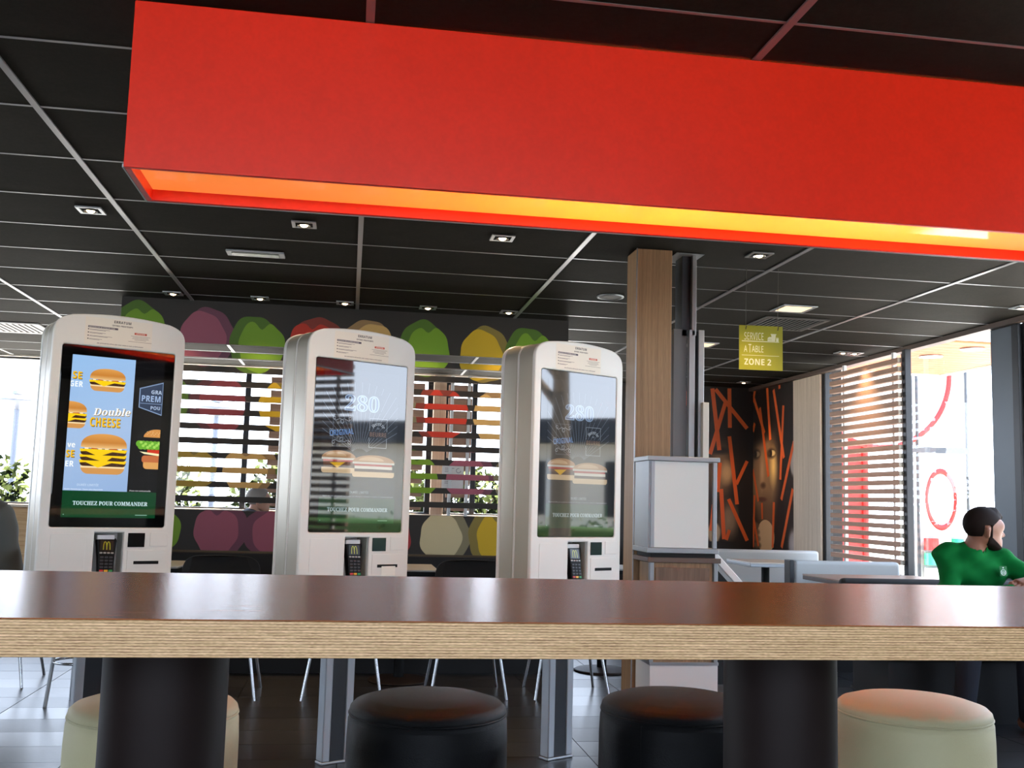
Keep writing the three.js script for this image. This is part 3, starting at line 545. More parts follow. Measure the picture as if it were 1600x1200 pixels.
function makeKiosk(label, tex, glow, scannerMat, receipt) {
  const k = thing('ordering_kiosk', label, 'kiosk', [0, 0, 0], 0, 'ordering kiosks in a row');
  const holes = (s) => { s.holes.push(roundedRect(0.488, 0.794, 0.012, 0, 1.446, new THREE.Path()), roundedRect(0.124, 0.24, 0.002, 0.007, 0.906, new THREE.Path())); return s; };
  const D = 0.125;
  // front shell: white face, side skin
  const face = part(k, 'front_panel', slab(holes(kioskOutline()), 0.022, 0.006, 10).translate(0, 0, -0.022), M.kiosk);
  part(k, 'front_housing', slab(holes(kioskOutline(0.004)), D - 0.022, 0.002, 10).translate(0, 0, -D), M.kioskSide, 'grey side housing');
  const rs = kioskOutline(); rs.holes.push(roundedRect(0.488, 0.794, 0.012, 0, 1.446, new THREE.Path()));
  part(k, 'trim_band', slab(kioskOutline(0.003), 0.012, 0.002, 10).translate(0, 0, -D - 0.014), M.kioskTrim);
  part(k, 'rear_housing', slab(kioskOutline(0.004), 0.105, 0.006, 10).translate(0, 0, -D - 0.12), M.kioskSide, 'grey rear housing');
  const rear = part(k, 'rear_panel', slab(rs, 0.02, 0.006, 10).translate(0, 0, -D - 0.14), M.kiosk);
  part(rear, 'rear_screen', slab(roundedRect(0.486, 0.792, 0.012, 0, 1.446), 0.016, 0.002).translate(0, 0, -D - 0.136), M.bezel);
  // screen
  const bz = part(k, 'screen', slab(roundedRect(0.486, 0.792, 0.012, 0, 1.446), 0.03, 0.0015).translate(0, 0, -0.033), M.bezel, 'black glass touch screen');
  part(bz, 'display', plane01(0.398, 0.708).translate(0, 1.445, -0.0026), new THREE.MeshPhysicalMaterial({ color: 0x050505, roughness: 0.03, ior: 1.8, emissive: 0xffffff, emissiveMap: tex, emissiveIntensity: glow }), 'lit display');
  // notice
  part(face, 'notice', plane01(0.29, 0.1246).translate(-0.013, 1.9105, 0.0008), std(0xffffff, 0.5, 0, { map: noticeTex }), 'printed paper notice headed ERRATUM');
  part(face, 'door_panel', slab(roundedRect(0.143, 0.36, 0.01, -0.162, 0.842), 0.003, 0.001).translate(0, 0, -0.0012), M.kiosk);
  part(face, 'blank_cover', slab(roundedRect(0.077, 0.062, 0.003, 0.222, 0.998), 0.003, 0.001).translate(0, 0, -0.0012), M.kiosk);
  const pr = part(face, 'printer_door', slab(roundedRect(0.174, 0.25, 0.003, 0.175, 0.824), 0.003, 0.001).translate(0, 0, -0.0012), M.kiosk);
  part(face, 'code_scanner', slab(roundedRect(0.073, 0.062, 0.002, 0.1235, 0.994), 0.004, 0.001).translate(0, 0, -0.001), scannerMat, 'dark glass scanner window');
  part(pr, 'receipt_slot', slab(roundedRect(0.11, 0.014, 0.002, 0.172, 0.8945), 0.004, 0.001).translate(0, 0, -0.001), M.blackPlastic, 'black receipt slot');
  if (receipt) part(pr, 'paper_receipt', box(0.075, 0.045, 0.0006, 0.176, 0.871, 0.006).rotateX(0), std(0xe8e6dc, 0.7), 'strip of receipt paper');
  // terminal niche
  part(k, 'niche_back', bx(-0.06, 0.075, 0.78, 1.03, -0.12, -0.112), M.white);
  part(k, 'terminal_bracket', box(0.075, 0.02, 0.09, 0.0, 1.005, -0.07, 0.003), M.white);
  const t = new THREE.Group(); t.name = 'payment_terminal'; t.userData.label = 'black card payment terminal with coloured keys'; k.add(t); t.position.set(0.003, 0.925, -0.01); t.rotation.x = -0.22; t.rotation.z = -0.03;
  const ts = new THREE.Shape(); ts.moveTo(-0.031, -0.12); ts.quadraticCurveTo(0, -0.126, 0.031, -0.12); ts.lineTo(0.036, 0.0); ts.lineTo(0.043, 0.07); ts.quadraticCurveTo(0.04, 0.086, 0, 0.088); ts.quadraticCurveTo(-0.04, 0.086, -0.043, 0.07); ts.lineTo(-0.036, 0.0); ts.closePath();
  part(t, 'case', slab(ts, 0.034, 0.006, 6).translate(0, 0, -0.034), M.blackPlastic);
  part(t, 'logo_display', plane01(0.056, 0.046).translate(0, 0.045, 0.0006), std(0xffffff, 0.3, 0, { map: logoTex }), 'small display with green arches logo');
  part(t, 'function_keys', merge([0, 1, 2, 3].map((i) => box(0.012, 0.007, 0.004, -0.0235 + i * 0.0157, 0.0125, 0.001, 0.0012))), std(0x9a9b98, 0.4));
  part(t, 'number_keys', merge(Array.from({ length: 12 }, (_, i) => box(0.0145, 0.008, 0.004, -0.019 + (i % 3) * 0.019, -0.007 - Math.floor(i / 3) * 0.0145, 0.001, 0.0015))), std(0x2b2d33, 0.45));
  [['cancel_key', 0xb02424], ['correct_key', 0xd8a41c], ['confirm_key', 0x1f8a4a]].forEach(([n, c], i) => part(t, n, box(0.016, 0.0095, 0.004, -0.0195 + i * 0.0195, -0.066, 0.001, 0.0015), std(c, 0.45)));
  // pedestal
  for (const x of [-0.052, 0.06]) part(k, 'pedestal_post', bx(x - 0.02, x + 0.02, 0.012, 0.6, -0.155, -0.095, 0.006), M.aluSatin);
  part(k, 'pedestal_core', bx(-0.033, 0.041, 0.012, 0.6, -0.15, -0.1), M.frameDark);
  part(k, 'foot_plate', bx(-0.075, 0.083, 0, 0.012, -0.158, -0.092, 0.004), M.aluSatin);
  return k;
}
const scannerDark = std(0x07080a, 0.08), scannerBlue = std(0x141c30, 0.08);
[[-1.039, -4.768, 0.45, 'white ordering kiosk at the left whose lit screen shows cheeseburgers on blue', screenBurgers, 1.0, scannerDark, false],
  [0.042, -4.815, 0.507, 'white ordering kiosk in the middle with 280 on its dim dark screen', screenOffer, 0.55, scannerBlue, true],
  [1.09, -4.847, 0.502, 'white ordering kiosk beside the oak pillar, its screen mirroring the sky', screenOffer, 0.4, scannerBlue, false]]
  .forEach(([x, z, a, l, tex, glow, sm, rc]) => { const k = makeKiosk(l, tex, glow, sm, rc); k.position.set(x, 0, z); k.rotation.y = a; });

// ================================================================ HIGH TABLE AND STOOLS
{
  const t = thing('high_table', 'long high table with brown veneer top and thick plywood edge', 'table');
  const x0 = -1.55, x1 = 2.75, z0 = -2.02, z1 = -1.30, top = 1.066, th = 0.0455;
  const nA = noiseField(64, 40, 71), nB = noiseField(256, 60, 72), nC = noiseField(20, 28, 73);
  const ply = dataTex(1024, 256, (u, v) => {
    const layer = v * 13.5 + 0.16 * (nA(u, v) - 0.5), f = layer - Math.floor(layer), k = Math.floor(layer), dark = f < 0.3 ? 1 - Math.abs(f - 0.15) / 0.15 * 0.35 : 0, tone = (k % 2 ? 0 : -6) + 34 * (nB(u, v) - 0.5) + 26 * (nC(u, v) - 0.5);
    const knot = dark > 0 && nC(u * 3.1, v * 2 + 0.3) > 0.86 ? 40 : 0, c = [226, 188, 138], d = [132, 88, 54];
    return [0, 1, 2].map((i) => c[i] + tone + (d[i] - c[i]) * dark * (0.55 + 0.45 * nA(u, v)) - knot);
  }, [1 / 0.9, 1 / th]);
  const body = new RoundedBoxGeometry(x1 - x0, th - 0.0012, z1 - z0, 2, 0.0015); metreUV(body);
  { const p = body.attributes.position, uv = body.attributes.uv; for (let i = 0; i < p.count; i++) uv.setY(i, p.getY(i) + th / 2); }
  body.translate((x0 + x1) / 2, top - th / 2 - 0.0006, (z0 + z1) / 2);
  part(t, 'plywood_core', body, std(0xffffff, 0.55, 0, { map: ply }), 'layered plywood edge');
  const g1 = noiseField(4, 150, 81), g2 = noiseField(10, 40, 82);
  const veneer = dataTex(512, 512, (u, v) => { const q = 0.8 + 0.2 * g1(u, v) + 0.12 * (g2(u, v) - 0.5); return [166 * q, 94 * q, 48 * q]; }, [1 / 1.4, 1 / 0.8]);
  part(t, 'veneer_top', bx(x0 + 0.001, x1 - 0.001, top - 0.0012, top, z0 + 0.001, z1 - 0.001), std(0xffffff, 0.25, 0, { map: veneer, specularIntensity: 0.45 }), 'satin brown wood top');
  for (const x of [-0.262, 0.724, 2.0]) {
    const l = part(t, 'leg', new THREE.CylinderGeometry(0.092, 0.092, top - th - 0.012, 48).translate(x, (top - th + 0.012) / 2 - 0.001, -1.66), M.legBrown, 'thick dark brown tubular leg');
    part(l, 'foot_disc', new THREE.CylinderGeometry(0.22, 0.225, 0.012, 40).translate(x, 0.006, -1.66), M.legBrown);
  }
  const prof = (pts) => new THREE.LatheGeometry(pts.map((p) => new THREE.Vector2(...p)), 64);
  const stool = (x, z, label, m, turn) => {
    const s = thing('pouf_stool', label, 'stool', [x, 0, z], turn, 'round padded stools behind the high table');
    part(s, 'base_ring', prof([[0, 0], [0.165, 0], [0.165, 0.03], [0, 0.03]]), M.blackPlastic);
    const b = part(s, 'body', prof([[0.168, 0.02], [0.184, 0.035], [0.188, 0.2], [0.189, 0.5], [0.188, 0.66], [0.186, 0.705], [0.181, 0.719]]), m);
    part(b, 'side_seam', bar([0.0, 0.03, 0.1885], [0, 0.71, 0.1868], 0.0018, 0.0018, 6), m);
    const c = part(s, 'seat_cushion', prof([[0.1805, 0.715], [0.184, 0.723], [0.1815, 0.733], [0.172, 0.742], [0.14, 0.752], [0.09, 0.7585], [0.04, 0.761], [0.0005, 0.7615]]), m);
    part(c, 'piping', new THREE.TorusGeometry(0.1835, 0.0028, 8, 64).rotateX(Math.PI / 2).translate(0, 0.7185, 0), m);
  };
  stool(-0.412, -2.48, 'cream leather pouf stool at the left, half hidden by the table leg', M.leatherCream, 2.6);
  stool(0.207, -2.48, 'black leather pouf stool between the two table legs, fully in view', M.leatherBlack, 2.2);
  stool(0.815, -2.48, 'black leather pouf stool partly hidden by the right table leg', M.leatherBlack, -0.75);
  stool(1.415, -2.44, 'cream leather pouf stool at the right of the right table leg', M.leatherCream, 2.4);
}

// ================================================================ TRAY STATION, METAL POST
{
  const s = thing('tray_station', 'tray return station with white framed panel over a wood cabinet beside the oak pillar', 'cabinet');
  const zf = -5.05, zb = -5.31;
  const cab = part(s, 'cabinet_body', bx(1.535, 1.845, 0.43, 0.945, zb, zf - 0.012), M.oak);
  part(cab, 'front_panel', bx(1.545, 1.83, 0.45, 0.90, zf - 0.012, zf - 0.006, 0.002), std(0xffffff, 0.5, 0, { map: woodTex([88, 70, 56], [128, 106, 88], 23) }), 'greyed wood front');
  part(s, 'plinth', bx(1.52, 1.875, 0, 0.425, zb, zf - 0.004, 0.003), M.white, 'white base panel');
  part(s, 'plinth_cap', bx(1.518, 1.878, 0.417, 0.432, zb, zf, 0.002), M.aluSatin);
  for (const x of [1.525, 1.862]) part(s, 'corner_post', bx(x - 0.011, x + 0.011, 0.43, 0.93, zf - 0.03, zf, 0.004), M.aluSatin);
  part(s, 'cabinet_top', bx(1.50, 1.885, 0.925, 0.95, zb - 0.01, zf + 0.01, 0.003, 'x'), std(0x5c4d45, 0.5), 'dark wood cabinet top');
  part(s, 'shadow_gap', bx(1.52, 1.86, 0.95, 0.975, zb, zf - 0.01), M.blackMatte);
  const f = part(s, 'display_frame', merge([bx(1.495, 1.875, 0.972, 0.998, zb, zf + 0.005, 0.003), bx(1.495, 1.878, 1.438, 1.462, zb, zf + 0.008, 0.003), bx(1.515, 1.535, 0.998, 1.438, zf - 0.02, zf, 0.003), bx(1.845, 1.865, 0.998, 1.438, zf - 0.02, zf, 0.003)]), M.aluSatin, 'silver frame');
  part(f, 'frosted_panel', bx(1.536, 1.822, 1.0, 1.436, zf - 0.018, zf - 0.01), M.frosted, 'white frosted panel');
  part(f, 'side_panel', bx(1.505, 1.515, 0.998, 1.438, zb, zf - 0.012), M.aluSatin);
  part(s, 'sloping_rail', strip([1.855, 0.972, zf - 0.03], [2.06, 0.76, zf - 0.03], 0.035, 0.02), M.white, 'white sloping side rail');
  part(s, 'sloping_side', (() => { const q = new THREE.Shape(); q.moveTo(1.876, 0.93); q.lineTo(2.05, 0.75); q.lineTo(2.05, 0.3); q.lineTo(1.876, 0.3); q.closePath(); return slab(q, 0.02, 0.001).translate(0, 0, zf - 0.16); })(), M.blackMatte);
}
{
  const p = thing('metal_post', 'tall grey metal service post running to the ceiling behind the oak pillar', 'post');
  part(p, 'wide_panel', bx(1.745, 1.822, 0, 2.19, -5.62, -5.42, 0.003), std(0x66686a, 0.5), 'dark grey panel');
  part(p, 'upper_panel', bx(1.79, 1.84, 2.15, CEIL - 0.004, -5.54, -5.42, 0.003), M.frameGrey);
  part(p, 'upper_profile', bx(1.84, 1.866, 2.15, CEIL - 0.004, -5.43, -5.39, 0.003), M.alu);
  part(p, 'profile', bx(1.826, 1.86, 0, 2.185, -5.43, -5.39, 0.003), M.aluSatin); part(p, 'groove', bx(1.86, 1.88, 0, 2.18, -5.44, -5.41), M.blackMatte); part(p, 'profile', bx(1.88, 1.913, 0, 2.185, -5.43, -5.39, 0.003), M.aluSatin);
  part(p, 'short_profile', bx(1.893, 1.928, 0, 1.778, -5.388, -5.35, 0.003), std(0xc4c2b8, 0.45), 'pale short profile');
  part(p, 'ceiling_plate', bx(1.74, 1.90, CEIL - 0.005, CEIL - 0.001, -5.60, -5.36, 0.001), M.aluSatin);
}

// ================================================================ SLATTED WINDOW SCREENS
function slatScreen(label, axis, at, a0, a1, y0, pitch, n, h, depth, endFrame) {
  const s = thing('slatted_screen', label, 'window screen'), B = (p0, p1, q0, q1, t0, t1, r, gr) => axis === 'z' ? bx(at + t0, at + t1, q0, q1, p0, p1, r) : bx(p0, p1, q0, q1, at + t0, at + t1, r, gr);
  const g = axis === 'z' ? metreUV(new THREE.BoxGeometry(depth, h, a1 - a0)) : box(a1 - a0, h, depth, 0, 0, 0, 0, 'x');
  if (axis === 'z') { const p = g.attributes.position, uv = g.attributes.uv; for (let i = 0; i < p.count; i++) uv.setXY(i, p.getY(i) + p.getX(i), p.getZ(i)); }
  const cap = axis === 'z' ? new THREE.BoxGeometry(depth * 0.9, h * 0.86, 0.003) : new THREE.BoxGeometry(0.003, h * 0.86, depth * 0.9);
  for (let k = 0; k < n; k++) {
    const sl = part(s, 'slat', g, M.slatWood), m = (a0 + a1) / 2; sl.position.set(axis === 'z' ? at : m, y0 + k * pitch, axis === 'z' ? m : at);
    const c = part(sl, 'end_cap', cap, M.slatEnd); c.position.set(axis === 'z' ? 0 : (a1 - a0) / 2 + 0.001, 0, axis === 'z' ? (a1 - a0) / 2 + 0.001 : 0);
  }
  const yb = y0 - h, yt = y0 + (n - 1) * pitch + h, L = a1 - a0;
  for (const f of [0.14, 0.86]) part(s, 'support', B(a0 + L * f - 0.018, a0 + L * f + 0.018, 0.0, CEIL - 0.04, depth / 2, depth / 2 + 0.03, 0.003), M.white);
  if (endFrame) part(s, 'end_post', B(a1 + 0.0, a1 + 0.05, 0, CEIL - 0.04, depth / 2 - 0.012, depth / 2 + 0.045, 0.004), M.frameDark);
  return s;
}
slatScreen('brown horizontal slat screen before the bright right window', 'z', 4.55, -9.20, -7.955, 0.79, 0.0735, 24, 0.041, 0.052, true);
slatScreen('brown slat screen at the near right window, beyond the frame edge', 'z', 4.55, -1.95, -0.6, 0.79, 0.0735, 24, 0.041, 0.052, true);
slatScreen('brown slat screen at the far windows seen between the kiosks', 'x', -11.30, -0.88, 0.78, 1.12, 0.145, 10, 0.085, 0.05, false);
slatScreen('narrow brown slat screen at the far windows right of the pale post', 'x', -11.30, 1.05, 1.31, 1.12, 0.145, 10, 0.085, 0.05, false);
slatScreen('brown slat screen at the far left corner windows', 'x', -11.30, -7.2, -4.9, 1.12, 0.145, 10, 0.085, 0.05, false);
{
  const n = thing('paper_notice', 'white paper notice on the far window post seen through the divider slats', 'notice', [1.10, 1.32, -11.262]);
  part(n, 'sheet', box(0.24, 0.26, 0.003, 0.02, 0.13, 0), std(0xdedad6, 0.8));
  part(n, 'print', plane01(0.22, 0.24).translate(0.02, 0.13, 0.0022), std(0xffffff, 0.8, 0, { map: canvasTex(128, 140, (g, w, h) => { g.fillStyle = '#dcd8d4'; g.fillRect(0, 0, w, h); g.fillStyle = '#8f8b92'; for (let k = 0; k < 6; k++) g.fillRect(12, 14 + k * 11 + (k > 2 ? 40 : 0), 60 - (k % 3) * 14, 4); g.strokeStyle = '#8f8b92'; g.lineWidth = 4; g.beginPath(); g.arc(100, 30, 14, 0, 5); g.stroke(); }) }));
  part(n, 'holder', box(0.2, 0.02, 0.012, 0.02, -0.01, 0.003), M.aluSatin);
}

// ================================================================ SEATING
function makeChair(label) {
  const c = thing('black_chair', label, 'chair', [0, 0, 0], 0, 'black shell chairs with thin metal legs');
  const seat = new THREE.Shape(); roundedRect(0.42, 0.40, 0.08, 0, 0, seat);
  part(c, 'seat', slab(seat, 0.014, 0.004, 8).rotateX(-Math.PI / 2).translate(0, 0.452, 0), M.blackMatte);
  const back = new THREE.Shape(); back.moveTo(-0.17, 0); back.lineTo(0.17, 0); back.quadraticCurveTo(0.235, 0.16, 0.225, 0.3); back.quadraticCurveTo(0.215, 0.372, 0.13, 0.378); back.quadraticCurveTo(0, 0.388, -0.13, 0.378); back.quadraticCurveTo(-0.215, 0.372, -0.225, 0.3); back.quadraticCurveTo(-0.235, 0.16, -0.17, 0);
  const g = slab(back, 0.012, 0.003, 12), p = g.attributes.position; for (let i = 0; i < p.count; i++) { const x = p.getX(i), y = p.getY(i); p.setZ(i, p.getZ(i) - 0.9 * x * x + 0.1 * y); } g.computeVertexNormals();
  part(c, 'backrest', g.translate(0, 0.462, 0.19), M.blackMatte);
  for (const [sx, sz] of [[-1, 1], [1, 1], [-1, -1], [1, -1]]) part(c, 'leg', bar([sx * 0.235, 0, sz * 0.22], [sx * 0.16, 0.45, sz * 0.14], 0.009, 0.011, 10), M.chrome);
  return c;
}
const chair0 = makeChair('black shell chair between the left and middle kiosks'); chair0.position.set(-0.73, 0, -6.57);
copy(chair0, 'black shell chair between the middle kiosk and the third kiosk', [0.775, 0, -6.58]);
copy(chair0, 'black shell chair hidden behind the middle kiosk, only legs in view', [0.01, 0, -6.56]);
copy(chair0, 'black shell chair behind the third kiosk beside the oak pillar', [1.42, 0, -6.57]);
function pedestalTable(x, z, w, d, label, topMat, edgeMat) {
  const t = thing('cafe_table', label, 'table', [x, 0, z], 0);
  const top = part(t, 'table_top', box(w, 0.012, d, 0, 0.744, 0, 0.004, 'x'), topMat); part(top, 'edge_band', box(w - 0.002, 0.026, d - 0.002, 0, 0.725, 0, 0.004), edgeMat);
  part(t, 'column', new THREE.CylinderGeometry(0.035, 0.035, 0.695, 20).translate(0, 0.367, 0), M.blackPlastic); part(t, 'base_disc', new THREE.LatheGeometry([[0, 0], [0.2, 0], [0.205, 0.008], [0.19, 0.016], [0.05, 0.028], [0, 0.03]].map((p) => new THREE.Vector2(...p)), 32), M.legBrown);
  return t;
}
const greyTop = std(0x9a9894, 0.35);
pedestalTable(-1.27, -6.95, 0.5, 0.6, 'grey topped small table behind the left kiosk', greyTop, M.blackPlastic);
pedestalTable(0.38, -7.02, 0.44, 0.6, 'grey topped small table behind the middle kiosk', greyTop, M.blackPlastic);
pedestalTable(1.87, -7.42, 0.5, 0.5, 'small table with round dark base left of the oak pillar', greyTop, M.blackPlastic);
{
  const t = thing('bench_seat', 'long black padded bench along the foot of the printed divider', 'bench', [0, 0, 0]);
  part(t, 'seat', bx(-1.68, 1.6, 0.36, 0.46, -7.66, -7.24, 0.02), M.blackMatte); part(t, 'base', bx(-1.66, 1.58, 0, 0.36, -7.65, -7.30), M.blackMatte); part(t, 'backrest', bx(-1.68, 1.6, 0.46, 0.80, -7.672, -7.60, 0.02), M.blackMatte);
}
function bench(x0, x1, z, y, label) {       // upholstered bench, back towards the viewer
  const t = thing('upholstered_bench', label, 'bench', [0, 0, 0]);
  part(t, 'backrest', bx(x0 + 0.035, x1, 0.38, y, z - 0.09, z, 0.03), M.greyUpholstery); part(t, 'end_panel', bx(x0, x0 + 0.034, 0, y + 0.004, z - 0.1, z + 0.005, 0.004), M.frameDark);
  part(t, 'seat', bx(x0 + 0.035, x1, 0.36, 0.46, z - 0.55, z - 0.09, 0.025), M.greyUpholstery); part(t, 'base', bx(x0 + 0.04, x1, 0, 0.36, z - 0.5, z - 0.01), M.blackMatte);
}
bench(3.30, 4.20, -7.38, 0.822, 'pale grey padded bench back in front of the slatted screen');
bench(3.30, 4.58, -9.55, 0.80, 'pale grey padded bench at the foot of the printed corner wall');
pedestalTable(3.60, -8.55, 0.5, 0.55, 'pale table in front of the printed corner wall', std(0xb9b6b0, 0.25), M.aluSatin);
pedestalTable(3.66, -6.70, 0.86, 0.62, 'brown topped table with dark edge before the grey bench', std(0xffffff, 0.3, 0, { map: woodTex([120, 92, 76], [152, 122, 104], 29) }), std(0x4a3a34, 0.5));
pedestalTable(3.95, -5.15, 0.7, 0.6, 'dark table under the hands of the man in green', std(0x1a1818, 0.4), M.blackPlastic).scale.y = 1.07;
{
  const t = thing('black_bench', 'black padded seat the man in green sits on', 'bench', [0, 0, 0]);
  part(t, 'seat', bx(3.05, 4.4, 0.36, 0.45, -6.05, -5.55, 0.03), M.blackMatte); part(t, 'base', bx(3.1, 4.35, 0, 0.36, -6.02, -5.6), M.blackMatte); part(t, 'backrest', bx(3.05, 4.4, 0.44, 0.79, -6.12, -6.05, 0.03), M.blackMatte);
}
{
  const s = thing('tall_stool', 'thin legged metal stool with foot ring at the far left', 'stool', [-1.47, 0, -6.25], 0.4);
  for (let k = 0; k < 4; k++) { const a = k * Math.PI / 2; part(s, 'leg', bar([Math.cos(a) * 0.16, 0, Math.sin(a) * 0.16], [Math.cos(a) * 0.1, 0.6, Math.sin(a) * 0.1], 0.011, 0.011, 10), M.aluSatin); }
  part(s, 'foot_ring', new THREE.TorusGeometry(0.135, 0.008, 8, 32).rotateX(Math.PI / 2).translate(0, 0.245, 0), M.chrome); part(s, 'seat', new THREE.CylinderGeometry(0.155, 0.15, 0.035, 32).translate(0, 0.617, 0), M.blackPlastic);
}

// ================================================================ PEOPLE
const sm = (a, b, k) => { const h = Math.max(k - Math.abs(a - b), 0) / k; return Math.min(a, b) - h * h * k * 0.25; };
function capsule(a, b, ra, rb) {
  const [ax, ay, az] = a, bx_ = b[0] - ax, by = b[1] - ay, bz = b[2] - az, L = bx_ * bx_ + by * by + bz * bz || 1e-9;
  return (x, y, z) => { const px = x - ax, py = y - ay, pz = z - az, t = Math.min(1, Math.max(0, (px * bx_ + py * by + pz * bz) / L)), dx = px - bx_ * t, dy = py - by * t, dz = pz - bz * t; return Math.sqrt(dx * dx + dy * dy + dz * dz) - (ra + (rb - ra) * t); };
}
function ellipsoid(c, r) { return (x, y, z) => { const a = (x - c[0]) / r[0], b = (y - c[1]) / r[1], d = (z - c[2]) / r[2], k = Math.sqrt(a * a + b * b + d * d); return (k - 1) * Math.min(...r); }; }
const union = (list, k = 0.03) => (x, y, z) => { let d = 1e3; for (const f of list) d = sm(d, f(x, y, z), k); return d; };
function fieldMesh(f, c, half, cell) {
  const res = Math.ceil(2 * half / cell) + 6, mc = new MarchingCubes(res, new THREE.MeshBasicMaterial(), false, false, 160000); mc.isolation = 0; const hs = res / 2;
  for (let k = 0; k < res; k++) for (let j = 0; j < res; j++) for (let i = 0; i < res; i++) mc.field[k * res * res + j * res + i] = -f(c[0] + (i - hs) / hs * half, c[1] + (j - hs) / hs * half, c[2] + (k - hs) / hs * half);
  mc.update(); const n = mc.count, g = new THREE.BufferGeometry();
  g.setAttribute('position', new THREE.BufferAttribute(mc.positionArray.slice(0, n * 3), 3)); g.setAttribute('normal', new THREE.BufferAttribute(mc.normalArray.slice(0, n * 3), 3));
  { const m = g.attributes.normal; for (let i = 0; i < n; i++) { const l = Math.hypot(m.getX(i), m.getY(i), m.getZ(i)) || 1; m.setXYZ(i, m.getX(i) / l, m.getY(i) / l, m.getZ(i) / l); } }
  g.scale(half, half, half).translate(...c); return g;
}
const merge2 = (a) => mergeGeometries(a);
// a head that faces +x about its centre, as parts of a field
function headParts(c) {
  const P = (x, y, z) => [c[0] + x, c[1] + y, c[2] + z];
  return [ellipsoid(P(-0.008, 0.03, 0), [0.104, 0.093, 0.077]), capsule(P(0.045, 0.01, 0), P(0.05, -0.06, 0), 0.052, 0.042), capsule(P(0.0, -0.05, 0.028), P(0.062, -0.082, 0.012), 0.03, 0.02), capsule(P(0.0, -0.05, -0.028), P(0.062, -0.082, -0.012), 0.03, 0.02), capsule(P(0.066, -0.084, 0), P(0.076, -0.09, 0), 0.018, 0.017), capsule(P(0.076, 0.028, 0.03), P(0.076, 0.028, -0.03), 0.018, 0.018)];
}
function headDetail(c) {
  const P = (x, y, z) => [c[0] + x, c[1] + y, c[2] + z];
  return [capsule(P(0.092, 0.012, 0), P(0.116, -0.026, 0), 0.009, 0.0125), capsule(P(0.1, -0.03, 0.012), P(0.1, -0.03, -0.012), 0.01, 0.01), capsule(P(0.089, -0.055, 0.018), P(0.089, -0.055, -0.018), 0.0085, 0.0085), capsule(P(0.087, -0.068, 0.015), P(0.087, -0.068, -0.015), 0.009, 0.009),
    capsule(P(-0.03, 0.006, 0.076), P(-0.024, -0.032, 0.07), 0.0165, 0.01), capsule(P(-0.03, 0.006, -0.076), P(-0.024, -0.032, -0.07), 0.0165, 0.01)];
}
